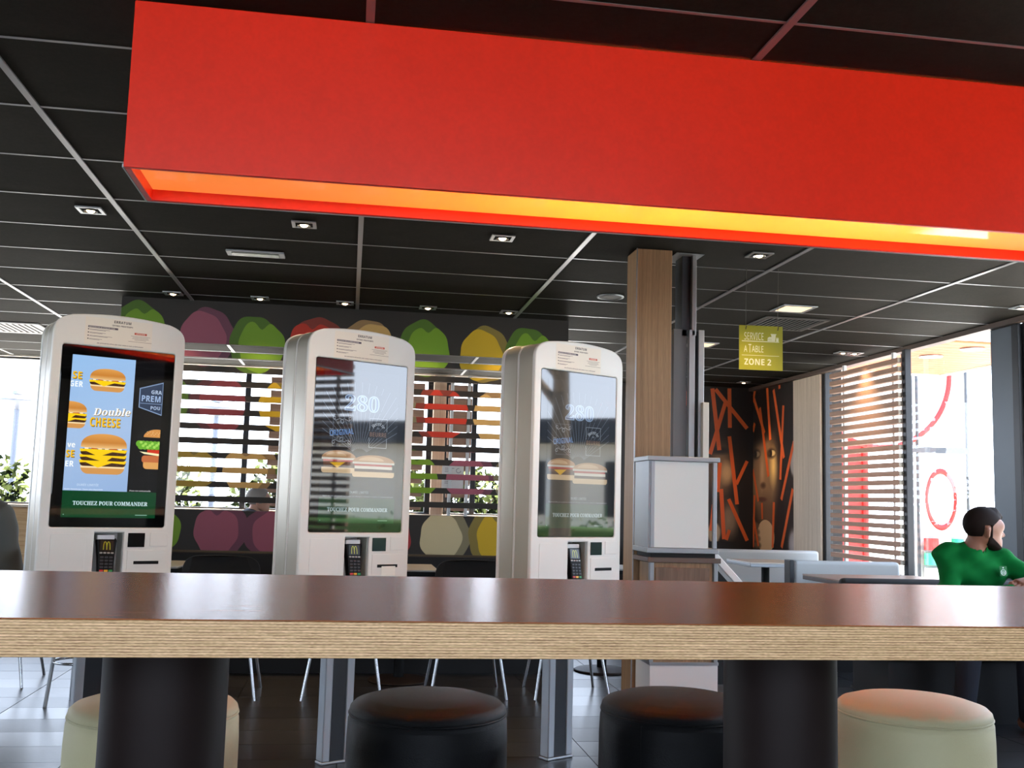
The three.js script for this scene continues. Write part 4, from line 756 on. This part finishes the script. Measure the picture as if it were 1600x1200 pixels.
{
  // man in green: torso towards the viewer, head turned to the right
  const p = thing('person', 'man in a green sports shirt at the right with dark hair and beard looking aside', 'person');
  const hc = [3.656, 1.118, -5.50], hd = headParts(hc), det = headDetail(hc);
  const headField = (x, y, z) => sm(union(hd, 0.035)(x, y, z), union(det, 0.008)(x, y, z), 0.012);
  const neck = [capsule([3.625, 1.08, -5.51], [3.59, 0.95, -5.55], 0.055, 0.062)];
  const hipL = [3.75, 0.555, -5.78], hipR = [3.53, 0.555, -5.80], shL = [3.765, 0.945, -5.50], shR = [3.462, 0.968, -5.58], elL = [3.90, 0.80, -5.33], elR = [3.41, 0.72, -5.44], wrL = [3.745, 0.852, -5.20], wrR = [3.60, 0.80, -5.20];
  const torso = [capsule([3.60, 0.92, -5.58], [3.62, 0.72, -5.68], 0.112, 0.125), capsule(shL, shR, 0.05, 0.054), capsule([3.54, 0.87, -5.55], [3.68, 0.86, -5.52], 0.088, 0.088), capsule([3.62, 0.7, -5.7], [3.64, 0.58, -5.79], 0.125, 0.12)];
  const arms = [capsule(shL, elL, 0.05, 0.042), capsule(shR, elR, 0.052, 0.045), capsule(elL, [3.80, 0.848, -5.235], 0.044, 0.034), capsule(elR, wrR, 0.045, 0.032)];
  const fore = [capsule(elL, wrL, 0.036, 0.026), capsule(elR, wrR, 0.036, 0.026)];
  const legs = [capsule(hipL, [3.82, 0.50, -5.36], 0.085, 0.062), capsule(hipR, [3.46, 0.50, -5.36], 0.085, 0.062), capsule([3.82, 0.50, -5.36], [3.84, 0.09, -5.40], 0.058, 0.042), capsule([3.46, 0.50, -5.36], [3.44, 0.09, -5.40], 0.058, 0.042), capsule([3.84, 0.045, -5.44], [3.86, 0.04, -5.24], 0.04, 0.036), capsule([3.44, 0.045, -5.44], [3.42, 0.04, -5.24], 0.04, 0.036)];
  const bodyGeo = fieldMesh(union([...neck, ...torso, ...arms.map((f) => (x, y, z) => f(x, y, z) + 0.012), ...fore, ...legs], 0.03), [3.64, 0.56, -5.52], 0.62, 0.0125);
  const headGeo = fieldMesh((x, y, z) => sm(headField(x, y, z), union(neck)(x, y, z), 0.02), [3.61, 1.08, -5.5], 0.19, 0.0036);
  const hand = (w, dir, up) => {          // palm and five fingers, bent at the knuckles
    const o = V(...w), d = V(...dir).normalize(), u = V(...up).normalize(), s = new THREE.Vector3().crossVectors(d, u), at = (a, b, c) => o.clone().addScaledVector(d, a).addScaledVector(s, b).addScaledVector(u, c).toArray(), l = [];
    l.push(union([capsule(at(0, -0.012, 0), at(0.075, -0.026, 0.004), 0.02, 0.014), capsule(at(0, 0.012, 0), at(0.075, 0.026, 0.004), 0.02, 0.014), capsule(at(0, 0, 0.002), at(0.078, 0, 0.006), 0.021, 0.015)], 0.02));
    [[-0.032, 0.062], [-0.0115, 0.073], [0.0105, 0.069], [0.031, 0.054]].forEach(([b, len]) => { const k1 = at(0.08, b, 0.004), k2 = at(0.08 + len * 0.5, b * 1.12, -0.002), k3 = at(0.08 + len * 0.82, b * 1.15, -0.018), k4 = at(0.08 + len, b * 1.15, -0.03); l.push(union([capsule(k1, k2, 0.0105, 0.0092), capsule(k2, k3, 0.0092, 0.0086), capsule(k3, k4, 0.0086, 0.0075)], 0.006)); });
    l.push(union([capsule(at(0.012, -0.024, -0.004), at(0.045, -0.052, -0.012), 0.015, 0.011), capsule(at(0.045, -0.052, -0.012), at(0.078, -0.058, -0.02), 0.0105, 0.0085)], 0.008));
    const f = union(l, 0.007), c = at(0.07, 0, 0); return fieldMesh(f, c, 0.115, 0.0032);
  };
  const handL = hand([3.735, 0.852, -5.205], [-1, -0.22, 0.15], [-0.15, 1, 0.35]), handR = hand([3.60, 0.80, -5.20], [0.7, -0.1, 0.6], [0, 1, 0]);
  part(p, 'body', merge2([bodyGeo, headGeo, handL, handR]), M.skin);
  const hairF = (x, y, z) => { const lx = x - hc[0], ly = y - hc[1], lz = z - hc[2]; const d = ellipsoid([hc[0] - 0.012, hc[1] + 0.038, hc[2]], [0.114, 0.1, 0.084])(x, y, z), line = lx - 0.078 - 0.3 * (ly - 0.07), back = -(ly + 0.066) - Math.min(0, lx + 0.08) * 0.8, front = lx > -0.045 ? 0.03 + Math.min(0.035, Math.max(0, lx - 0.005) * 0.7) - ly : -1; return Math.max(d, line, back, Math.min(front, 0.03)); };
  const sideburn = [capsule([hc[0] - 0.002, hc[1] + 0.03, hc[2] + 0.072], [hc[0] + 0.002, hc[1] - 0.035, hc[2] + 0.062], 0.009, 0.009), capsule([hc[0] - 0.002, hc[1] + 0.03, hc[2] - 0.072], [hc[0] + 0.002, hc[1] - 0.035, hc[2] - 0.062], 0.009, 0.009)];
  const quiff = capsule([hc[0] + 0.055, hc[1] + 0.1, hc[2]], [hc[0] + 0.092, hc[1] + 0.078, hc[2]], 0.034, 0.022);
  part(p, 'hair', fieldMesh((x, y, z) => sm(sm(hairF(x, y, z), union(sideburn)(x, y, z), 0.012), quiff(x, y, z), 0.025), [hc[0] - 0.005, hc[1] + 0.03, hc[2]], 0.16, 0.0036), M.hairDark, 'short dark hair');
  const beardF = (x, y, z) => { const lx = x - hc[0], ly = y - hc[1]; const d = union(hd, 0.035)(x, y, z) - 0.003; return Math.max(d, ly + 0.03 + 0.72 * Math.max(0, lx + 0.004), -(lx + 0.014), lx - 0.09); };
  part(p, 'beard', fieldMesh(beardF, [hc[0] + 0.04, hc[1] - 0.06, hc[2]], 0.1, 0.0032), M.hairDark, 'dark short beard');
  part(p, 'eyes', merge([-1, 1].map((s) => new THREE.SphereGeometry(0.0105, 12, 8).translate(hc[0] + 0.083, hc[1] + 0.008, hc[2] + s * 0.031))), std(0x2a1c16, 0.3));
  part(p, 'eyebrows', merge([-1, 1].map((s) => bar([hc[0] + 0.094, hc[1] + 0.03, hc[2] + s * 0.02], [hc[0] + 0.082, hc[1] + 0.034, hc[2] + s * 0.05], 0.0055, 0.004, 8))), M.hairDark);
  const fold = (x, y, z) => 0.004 * Math.sin(38 * (x * 0.7 + y * 1.1) + 9 * z) + 0.003 * Math.sin(61 * (y - 0.6 * x));
  const shirtF = (x, y, z) => Math.max(union([...torso.map((f) => (a, b, c) => f(a, b, c) - 0.012), ...arms.map((f) => (a, b, c) => f(a, b, c) - 0.008), capsule([3.612, 1.02, -5.53], [3.595, 0.95, -5.55], 0.064, 0.078)], 0.035)(x, y, z) + fold(x, y, z) * 1.3, -(capsule([3.635, 1.2, -5.49], [3.605, 0.99, -5.53], 0.06, 0.06)(x, y, z)), 0.5 - y);
  const sh = part(p, 'shirt', fieldMesh(shirtF, [3.64, 0.78, -5.5], 0.42, 0.0085), M.shirtGreen, 'green sports shirt with white crest');
  const crest = canvasTex(128, 160, (g, w, h) => { g.fillStyle = '#08652c'; g.fillRect(0, 0, w, h); g.strokeStyle = '#dfe9df'; g.lineWidth = 7; g.beginPath(); g.arc(64, 100, 44, 0, 7); g.stroke(); g.lineWidth = 6; for (let k = 0; k < 5; k++) { g.beginPath(); g.moveTo(30 + k * 17, 72 + (k % 2) * 8); g.lineTo(34 + k * 15, 128); g.stroke(); } g.fillStyle = '#f4f6f0'; g.beginPath(); for (let k = 0; k < 10; k++) { const a = k * 0.6283 - 1.5708, r = k % 2 ? 7 : 16; g.lineTo(64 + Math.cos(a) * r, 26 + Math.sin(a) * r); } g.fill(); });
  part(sh, 'crest', new THREE.PlaneGeometry(0.045, 0.056).rotateX(-0.1).translate(3.70, 0.892, -5.397), std(0xffffff, 0.7, 0, { map: crest }), 'small white round crest');
  part(p, 'trousers', fieldMesh(union(legs.slice(0, 4).concat([capsule(hipL, hipR, 0.09, 0.09)]).map((f) => (x, y, z) => f(x, y, z) - 0.012), 0.04), [3.64, 0.35, -5.58], 0.46, 0.012), M.trousers);
  part(p, 'shoes', merge([3.86, 3.42].map((x) => new RoundedBoxGeometry(0.1, 0.085, 0.28, 3, 0.035).translate(x, 0.043, -5.32))), M.blackPlastic);
}
function simplePerson(label, at, turn, shirt, hairMat, lean) {       // seated, seen from behind or far away; faces +x before the turn
  const p = thing('person', label, 'person', at, turn), hc = [0.10 + lean, 1.10, 0], hd = headParts(hc);
  const torso = [capsule([0.02, 0.6, 0], [0.02 + lean * 0.8, 0.86, 0], 0.15, 0.15), capsule([0.02 + lean, 0.90, -0.165], [0.02 + lean, 0.90, 0.165], 0.068, 0.068), capsule([0.0, 0.59, -0.06], [0.0, 0.59, 0.06], 0.125, 0.125)];
  const arms = [-1, 1].flatMap((s) => [capsule([0.03 + lean, 0.89, s * 0.185], [0.14 + lean, 0.64, s * 0.22], 0.055, 0.043), capsule([0.14 + lean, 0.64, s * 0.22], [0.36 + lean, 0.74, s * 0.12], 0.042, 0.03)]);
  const legs = [-1, 1].flatMap((s) => [capsule([0, 0.565, s * 0.09], [0.42, 0.54, s * 0.11], 0.085, 0.06), capsule([0.42, 0.53, s * 0.11], [0.40, 0.09, s * 0.11], 0.057, 0.042), capsule([0.36, 0.045, s * 0.11], [0.55, 0.04, s * 0.12], 0.04, 0.035)]);
  const neck = [capsule([0.07 + lean, 1.05, 0], [0.03 + lean, 0.92, 0], 0.052, 0.06)], hands = [-1, 1].map((s) => capsule([0.37 + lean, 0.745, s * 0.12], [0.45 + lean, 0.75, s * 0.09], 0.03, 0.018));
  part(p, 'body', merge2([fieldMesh(union([...torso, ...arms.map((f) => (x, y, z) => f(x, y, z) + 0.01), ...legs, ...neck, ...hands], 0.03), [0.18, 0.6, 0], 0.66, 0.014), fieldMesh((x, y, z) => sm(union(hd, 0.035)(x, y, z), union(headDetail(hc), 0.008)(x, y, z), 0.012), hc, 0.16, 0.005)]), M.skinPale);
  part(p, 'shirt', fieldMesh((x, y, z) => Math.max(union([...torso, ...arms].map((f) => (a, b, c) => f(a, b, c) - 0.013), 0.05)(x, y, z) + 0.003 * Math.sin(40 * (x + y)), 0.5 - y), [0.1, 0.76, 0], 0.46, 0.011), shirt);
  part(p, 'hair', fieldMesh((x, y, z) => Math.max(ellipsoid([hc[0] - 0.012, hc[1] + 0.036, 0], [0.117, 0.1, 0.087])(x, y, z), (x - hc[0] - 0.06) - 0.4 * (y - hc[1] - 0.06), -(y - hc[1] + 0.035)), [hc[0] - 0.01, hc[1] + 0.03, 0], 0.15, 0.005), hairMat);
  part(p, 'trousers', fieldMesh(union([...legs.filter((_, i) => i % 3 < 2), capsule([0, 0.585, -0.06], [0, 0.585, 0.06], 0.112, 0.112)].map((f) => (x, y, z) => f(x, y, z) - 0.012), 0.03), [0.2, 0.35, 0], 0.48, 0.014), M.trousers);
  return p;
}
simplePerson('person in a grey shirt seated at the far left edge, back turned', [-2.2, 0, -7.0], Math.PI, M.shirtGrey, M.hairDark, 0.05).scale.setScalar(1.12);
simplePerson('grey haired person seated by the far window seen through the divider slats', [-0.98, 0.04, -10.3], 0.2, std(0x2f3240, 0.8), M.hairGrey, 0.02);
{
  const c = copy(chair0, 'black shell chair under the grey haired person by the far window', [-0.98, 0, -10.3], -1.4);
  const d = copy(chair0, 'black shell chair under the person in grey', [-2.13, 0, -7.0], Math.PI / 2);
}

// ================================================================ OUTDOORS
{
  const g = struct('ground', 'pale paved ground outside the windows', 'ground');
  part(g, 'paving', merge([bx(-60, XL - 0.21, -0.4, -0.15, -60, 30), bx(XR + 0.21, 60, -0.4, -0.15, -60, 30), bx(XL - 0.21, XR + 0.21, -0.4, -0.15, -60, ZF - 0.21), bx(XL - 0.21, XR + 0.21, -0.4, -0.15, ZB + 0.21, 30)]), M.asphalt);
  // covered canopy beyond the right window
  const c = thing('canopy', 'orange wooden canopy ceiling outside the right window', 'canopy', [0, 0, 0]);
  for (let k = 0; k < 14; k++) part(c, 'soffit_board', bx(4.95, 6.95, 2.85, 2.87, -11.25 + k * 0.16, -11.25 + k * 0.16 + 0.152, 0.003, 'x'), M.playOrange);
  part(c, 'fascia', bx(4.93, 6.97, 2.83, 3.05, -11.30, -11.26, 0.003), M.white); part(c, 'fascia', bx(6.95, 6.99, 2.83, 3.05, -11.30, -9.0, 0.003), M.white); part(c, 'roof', bx(4.95, 6.95, 2.872, 3.05, -11.26, -9.0), M.white);
  for (const [x, z] of [[6.01, -9.89], [6.10, -9.3]]) { const l = part(c, 'recessed_light', new THREE.CylinderGeometry(0.11, 0.11, 0.012, 28).translate(x, 2.847, z), std(0x8d8d8a, 0.4)); part(l, 'rim', new THREE.TorusGeometry(0.11, 0.008, 8, 28).rotateX(Math.PI / 2).translate(x, 2.842, z), M.alu); }
  part(c, 'bracket', bx(4.9, 4.96, 2.75, 2.86, -11.2, -9.05, 0.004), M.aluSatin);
  // play tower with round openings
  const p = thing('play_tower', 'white playground tower with red rimmed round openings outside the right window', 'play tower', [0, 0, -12.2]);
  const k = 12.2 / 10.6, X = (x) => x * k, Y = (y) => 1.22 + (y - 1.22) * k;
  const up = new THREE.Shape(); up.moveTo(X(5.2), Y(1.94)); up.lineTo(X(6.84), Y(1.94)); up.lineTo(X(6.84), 4.2); up.lineTo(X(5.2), 4.2); up.closePath();
  part(p, 'upper_panel', slab(up, 0.04, 0.004).translate(0, 0, -0.04), M.playWhite);
  const lo = new THREE.Shape(); lo.moveTo(X(6.2), -0.15); lo.lineTo(X(6.83), -0.15); lo.lineTo(X(6.83), Y(1.86)); lo.lineTo(X(6.2), Y(1.86)); lo.closePath(); const hole = new THREE.Path(); hole.absellipse(X(6.525), Y(1.353), 0.2, 0.36, 0, 6.2832); lo.holes.push(hole);
  part(p, 'lower_panel', slab(lo, 0.04, 0.004, 32).translate(0, 0, -0.04), M.playWhite);
  part(p, 'large_red_rim', new THREE.TorusGeometry(0.98, 0.032, 10, 72).translate(X(5.80), Y(2.76), 0.01), M.playRed, 'large red circular rim');
  part(p, 'oval_red_rim', new THREE.TorusGeometry(0.2, 0.02, 10, 48).scale(1, 1.8, 1).translate(X(6.525), Y(1.353), 0.01), M.playRed, 'oval red rim');
  part(p, 'cross_rail', bx(X(6.15), X(6.86), Y(1.865), Y(1.93), -0.02, 0.05, 0.006), M.playSteel); for (const x of [6.17, 6.24, 6.84]) part(p, 'frame_post', bar([X(x), -0.15, 0.03], [X(x), 4.2, 0.03], 0.018, 0.018), M.playSteel);
  const panel = new THREE.CylinderGeometry(0.085, 0.085, 0.15, 20);
  for (let r = 0; r < 3; r++) for (let q = 0; q < 3; q++) { const t = part(p, 'play_roller', panel, [M.playRed, M.playGreen, M.playWhite][(r + q * 2) % 3]); t.position.set(X(6.335) + q * 0.18, Y(0.86) - r * 0.185, 0.12); }
  for (let r = 0; r < 4; r++) part(p, 'roller_bar', bar([X(6.26), Y(0.86) + 0.09 - r * 0.185, 0.12], [X(6.72), Y(0.86) + 0.09 - r * 0.185, 0.12], 0.008, 0.008, 8), M.aluSatin);
  // red play cabin and orange wall
  const b = thing('play_cabin', 'red playground cabin seen behind the slatted screen', 'cabin', [0, 0, 0]);
  part(b, 'wall', bx(6.82, 7.42, -0.15, 2.47, -15.0, -14.0, 0.02), M.playRed); part(b, 'roof_edge', bx(6.78, 7.46, 2.46, 2.52, -15.04, -13.96, 0.01), M.playRed); part(b, 'upright', bar([7.42, -0.15, -13.98], [7.42, 3.4, -13.98], 0.045, 0.045), M.playRed);
  const o = thing('annex_wall', 'orange timber clad annex wall behind the red cabin', 'wall', [0, 0, 0]);
  for (let n = 0; n < 9; n++) part(o, 'cladding_board', bx(6.9, 8.0, -0.15 + n * 0.4, 0.24 + n * 0.4, -16.06, -16.0, 0.004, 'x'), M.playOrange);
}
function lampPost(x, z, h, label) {
  const t = thing('street_lamp', label, 'street lamp', [x, -0.15, z], 0, 'car park lamp posts');
  part(t, 'pole', bar([0, 0, 0], [0, h, 0], 0.075, 0.06, 16), M.lampPost); part(t, 'lamp_head', new THREE.LatheGeometry([[0.05, 0], [0.3, 0.1], [0.42, 0.17], [0.42, 0.21], [0.1, 0.3], [0, 0.31]].map((p) => new THREE.Vector2(...p)), 28).translate(0, h - 0.05, 0), M.lampPost); part(t, 'cap', new THREE.CylinderGeometry(0.1, 0.13, 0.07, 16).translate(0, h + 0.3, 0), M.lampPost);
}
lampPost(-6.72, -22, 2.95, 'white street lamp outside the window at the far left'); lampPost(-2.80, -22, 2.95, 'white street lamp outside seen through the divider slats');
function leaves(n, cx, cy, cz, rx, ry, rz, size, s) {
  seed = s; const pos = [], nor = [];
  for (let i = 0; i < n; i++) {
    const a = R(0, 6.283), u = R(-1, 1), q = Math.cbrt(rnd()) * 0.98 + 0.02, h = Math.sqrt(1 - u * u), c = V(cx + Math.cos(a) * h * q * rx, cy + u * q * ry, cz + Math.sin(a) * h * q * rz);
    const d = V(R(-1, 1), R(-0.6, 1), R(-1, 1)).normalize(), e = V(R(-1, 1), R(-1, 1), R(-1, 1)).cross(d).normalize(), l = size * R(0.7, 1.3), w = l * 0.45, nn = d.clone().cross(e);
    const A = c, B = c.clone().addScaledVector(d, l * 0.5).addScaledVector(e, w * 0.5), C = c.clone().addScaledVector(d, l), D = c.clone().addScaledVector(d, l * 0.5).addScaledVector(e, -w * 0.5);
    for (const v of [A, B, C, A, C, D]) { pos.push(v.x, v.y, v.z); nor.push(nn.x, nn.y, nn.z); }
  }
  const g = new THREE.BufferGeometry(); g.setAttribute('position', new THREE.Float32BufferAttribute(pos, 3)); g.setAttribute('normal', new THREE.Float32BufferAttribute(nor, 3)); return g;
}
[[-9.6, -19.5, 'leafy shrub outside the window at the far left'], [-6.7, -19.2, 'leafy shrub beside the far left street lamp'], [-3.8, -19.5, 'leafy shrub beside the street lamp seen through the divider'], [-0.9, -19.2, 'leafy shrub outside behind the far slat screen'], [2.0, -19.4, 'leafy shrub outside behind the third kiosk']].forEach(([x, z, l], i) => {
  const t = thing('shrub', l, 'shrub', [x, -0.15, z], 0, 'shrubs along the car park');
  const f = part(t, 'foliage', leaves(1500, 0, 1.05, 0, 1.25, 1.05, 0.6, 0.2, 500 + i), M.leaf); f.userData.kind = 'stuff';
  for (let k = 0; k < 4; k++) part(t, 'stem', bar([R(-0.3, 0.3), 0, R(-0.2, 0.2)], [R(-0.9, 0.9), R(0.9, 1.7), R(-0.3, 0.3)], 0.03, 0.008, 7), M.bark);
});
// street side to the right, mirrored in the kiosk screens
[[9.2, -1.7, 'bare branched tree outside the near right window'], [13.0, -10.0, 'bare branched tree outside, further from the near right window'], [9.6, 3.4, 'bare branched tree outside the right wall']].forEach(([x, z, l], i) => {
  const t = thing('tree', l, 'tree', [x, -0.15, z], 0, 'trees along the street'); seed = 900 + i;
  part(t, 'trunk', bar([0, 0, 0], [0.15, 3.2, 0.1], 0.16, 0.11, 12), M.bark);
  const grow = (a, d, len, r, n, out) => { const b = [a[0] + d[0] * len, a[1] + d[1] * len, a[2] + d[2] * len]; out.push(bar(a, b, r, r * 0.6, 6)); if (n) for (let k = 0; k < 3; k++) { const e = V(d[0] + R(-0.7, 0.7), d[1] + R(-0.35, 0.5), d[2] + R(-0.7, 0.7)).normalize(); grow(b, e.toArray(), len * R(0.6, 0.8), r * 0.6, n - 1, out); } return out; };
  for (let k = 0; k < 4; k++) part(t, 'branch', merge(grow([0.13, 2.6 + k * 0.2, 0.08], V(R(-1, 1), 0.9, R(-1, 1)).normalize().toArray(), 1.1, 0.07, 3, [])), M.bark);
});
{
  const t = thing('house', 'low flat roofed building across the street beyond the right windows', 'building', [0, 0, 0]);
  part(t, 'wall', bx(18, 26, -0.15, 2.5, -9, 12), M.building); part(t, 'fascia', bx(17.7, 26.2, 2.5, 3.05, -9.2, 12.2, 0.02), M.roofDark);
  for (const z of [-5.5, -3, -0.5, 2]) { const w = part(t, 'window', bx(17.95, 18.0, 0.9, 2.1, z, z + 1.1), M.frameDark); part(w, 'shutter', bx(17.92, 17.96, 0.85, 2.15, z - 0.35, z - 0.02), M.white); }
  const h = thing('hedge', 'clipped green hedge along the street', 'hedge', [0, 0, 0]); part(h, 'hedge_core', bx(14.2, 14.7, -0.15, 0.75, -12, 8, 0.1), std(0x3a5527, 0.9)); const hf = part(h, 'foliage', leaves(2500, 14.45, 0.35, -2, 0.42, 0.6, 10, 0.12, 77), M.leaf); hf.userData.kind = 'stuff';
}

scene.traverse((o) => { if (o.isMesh) { o.castShadow = true; o.receiveShadow = true; } });
renderer.render(scene, camera);
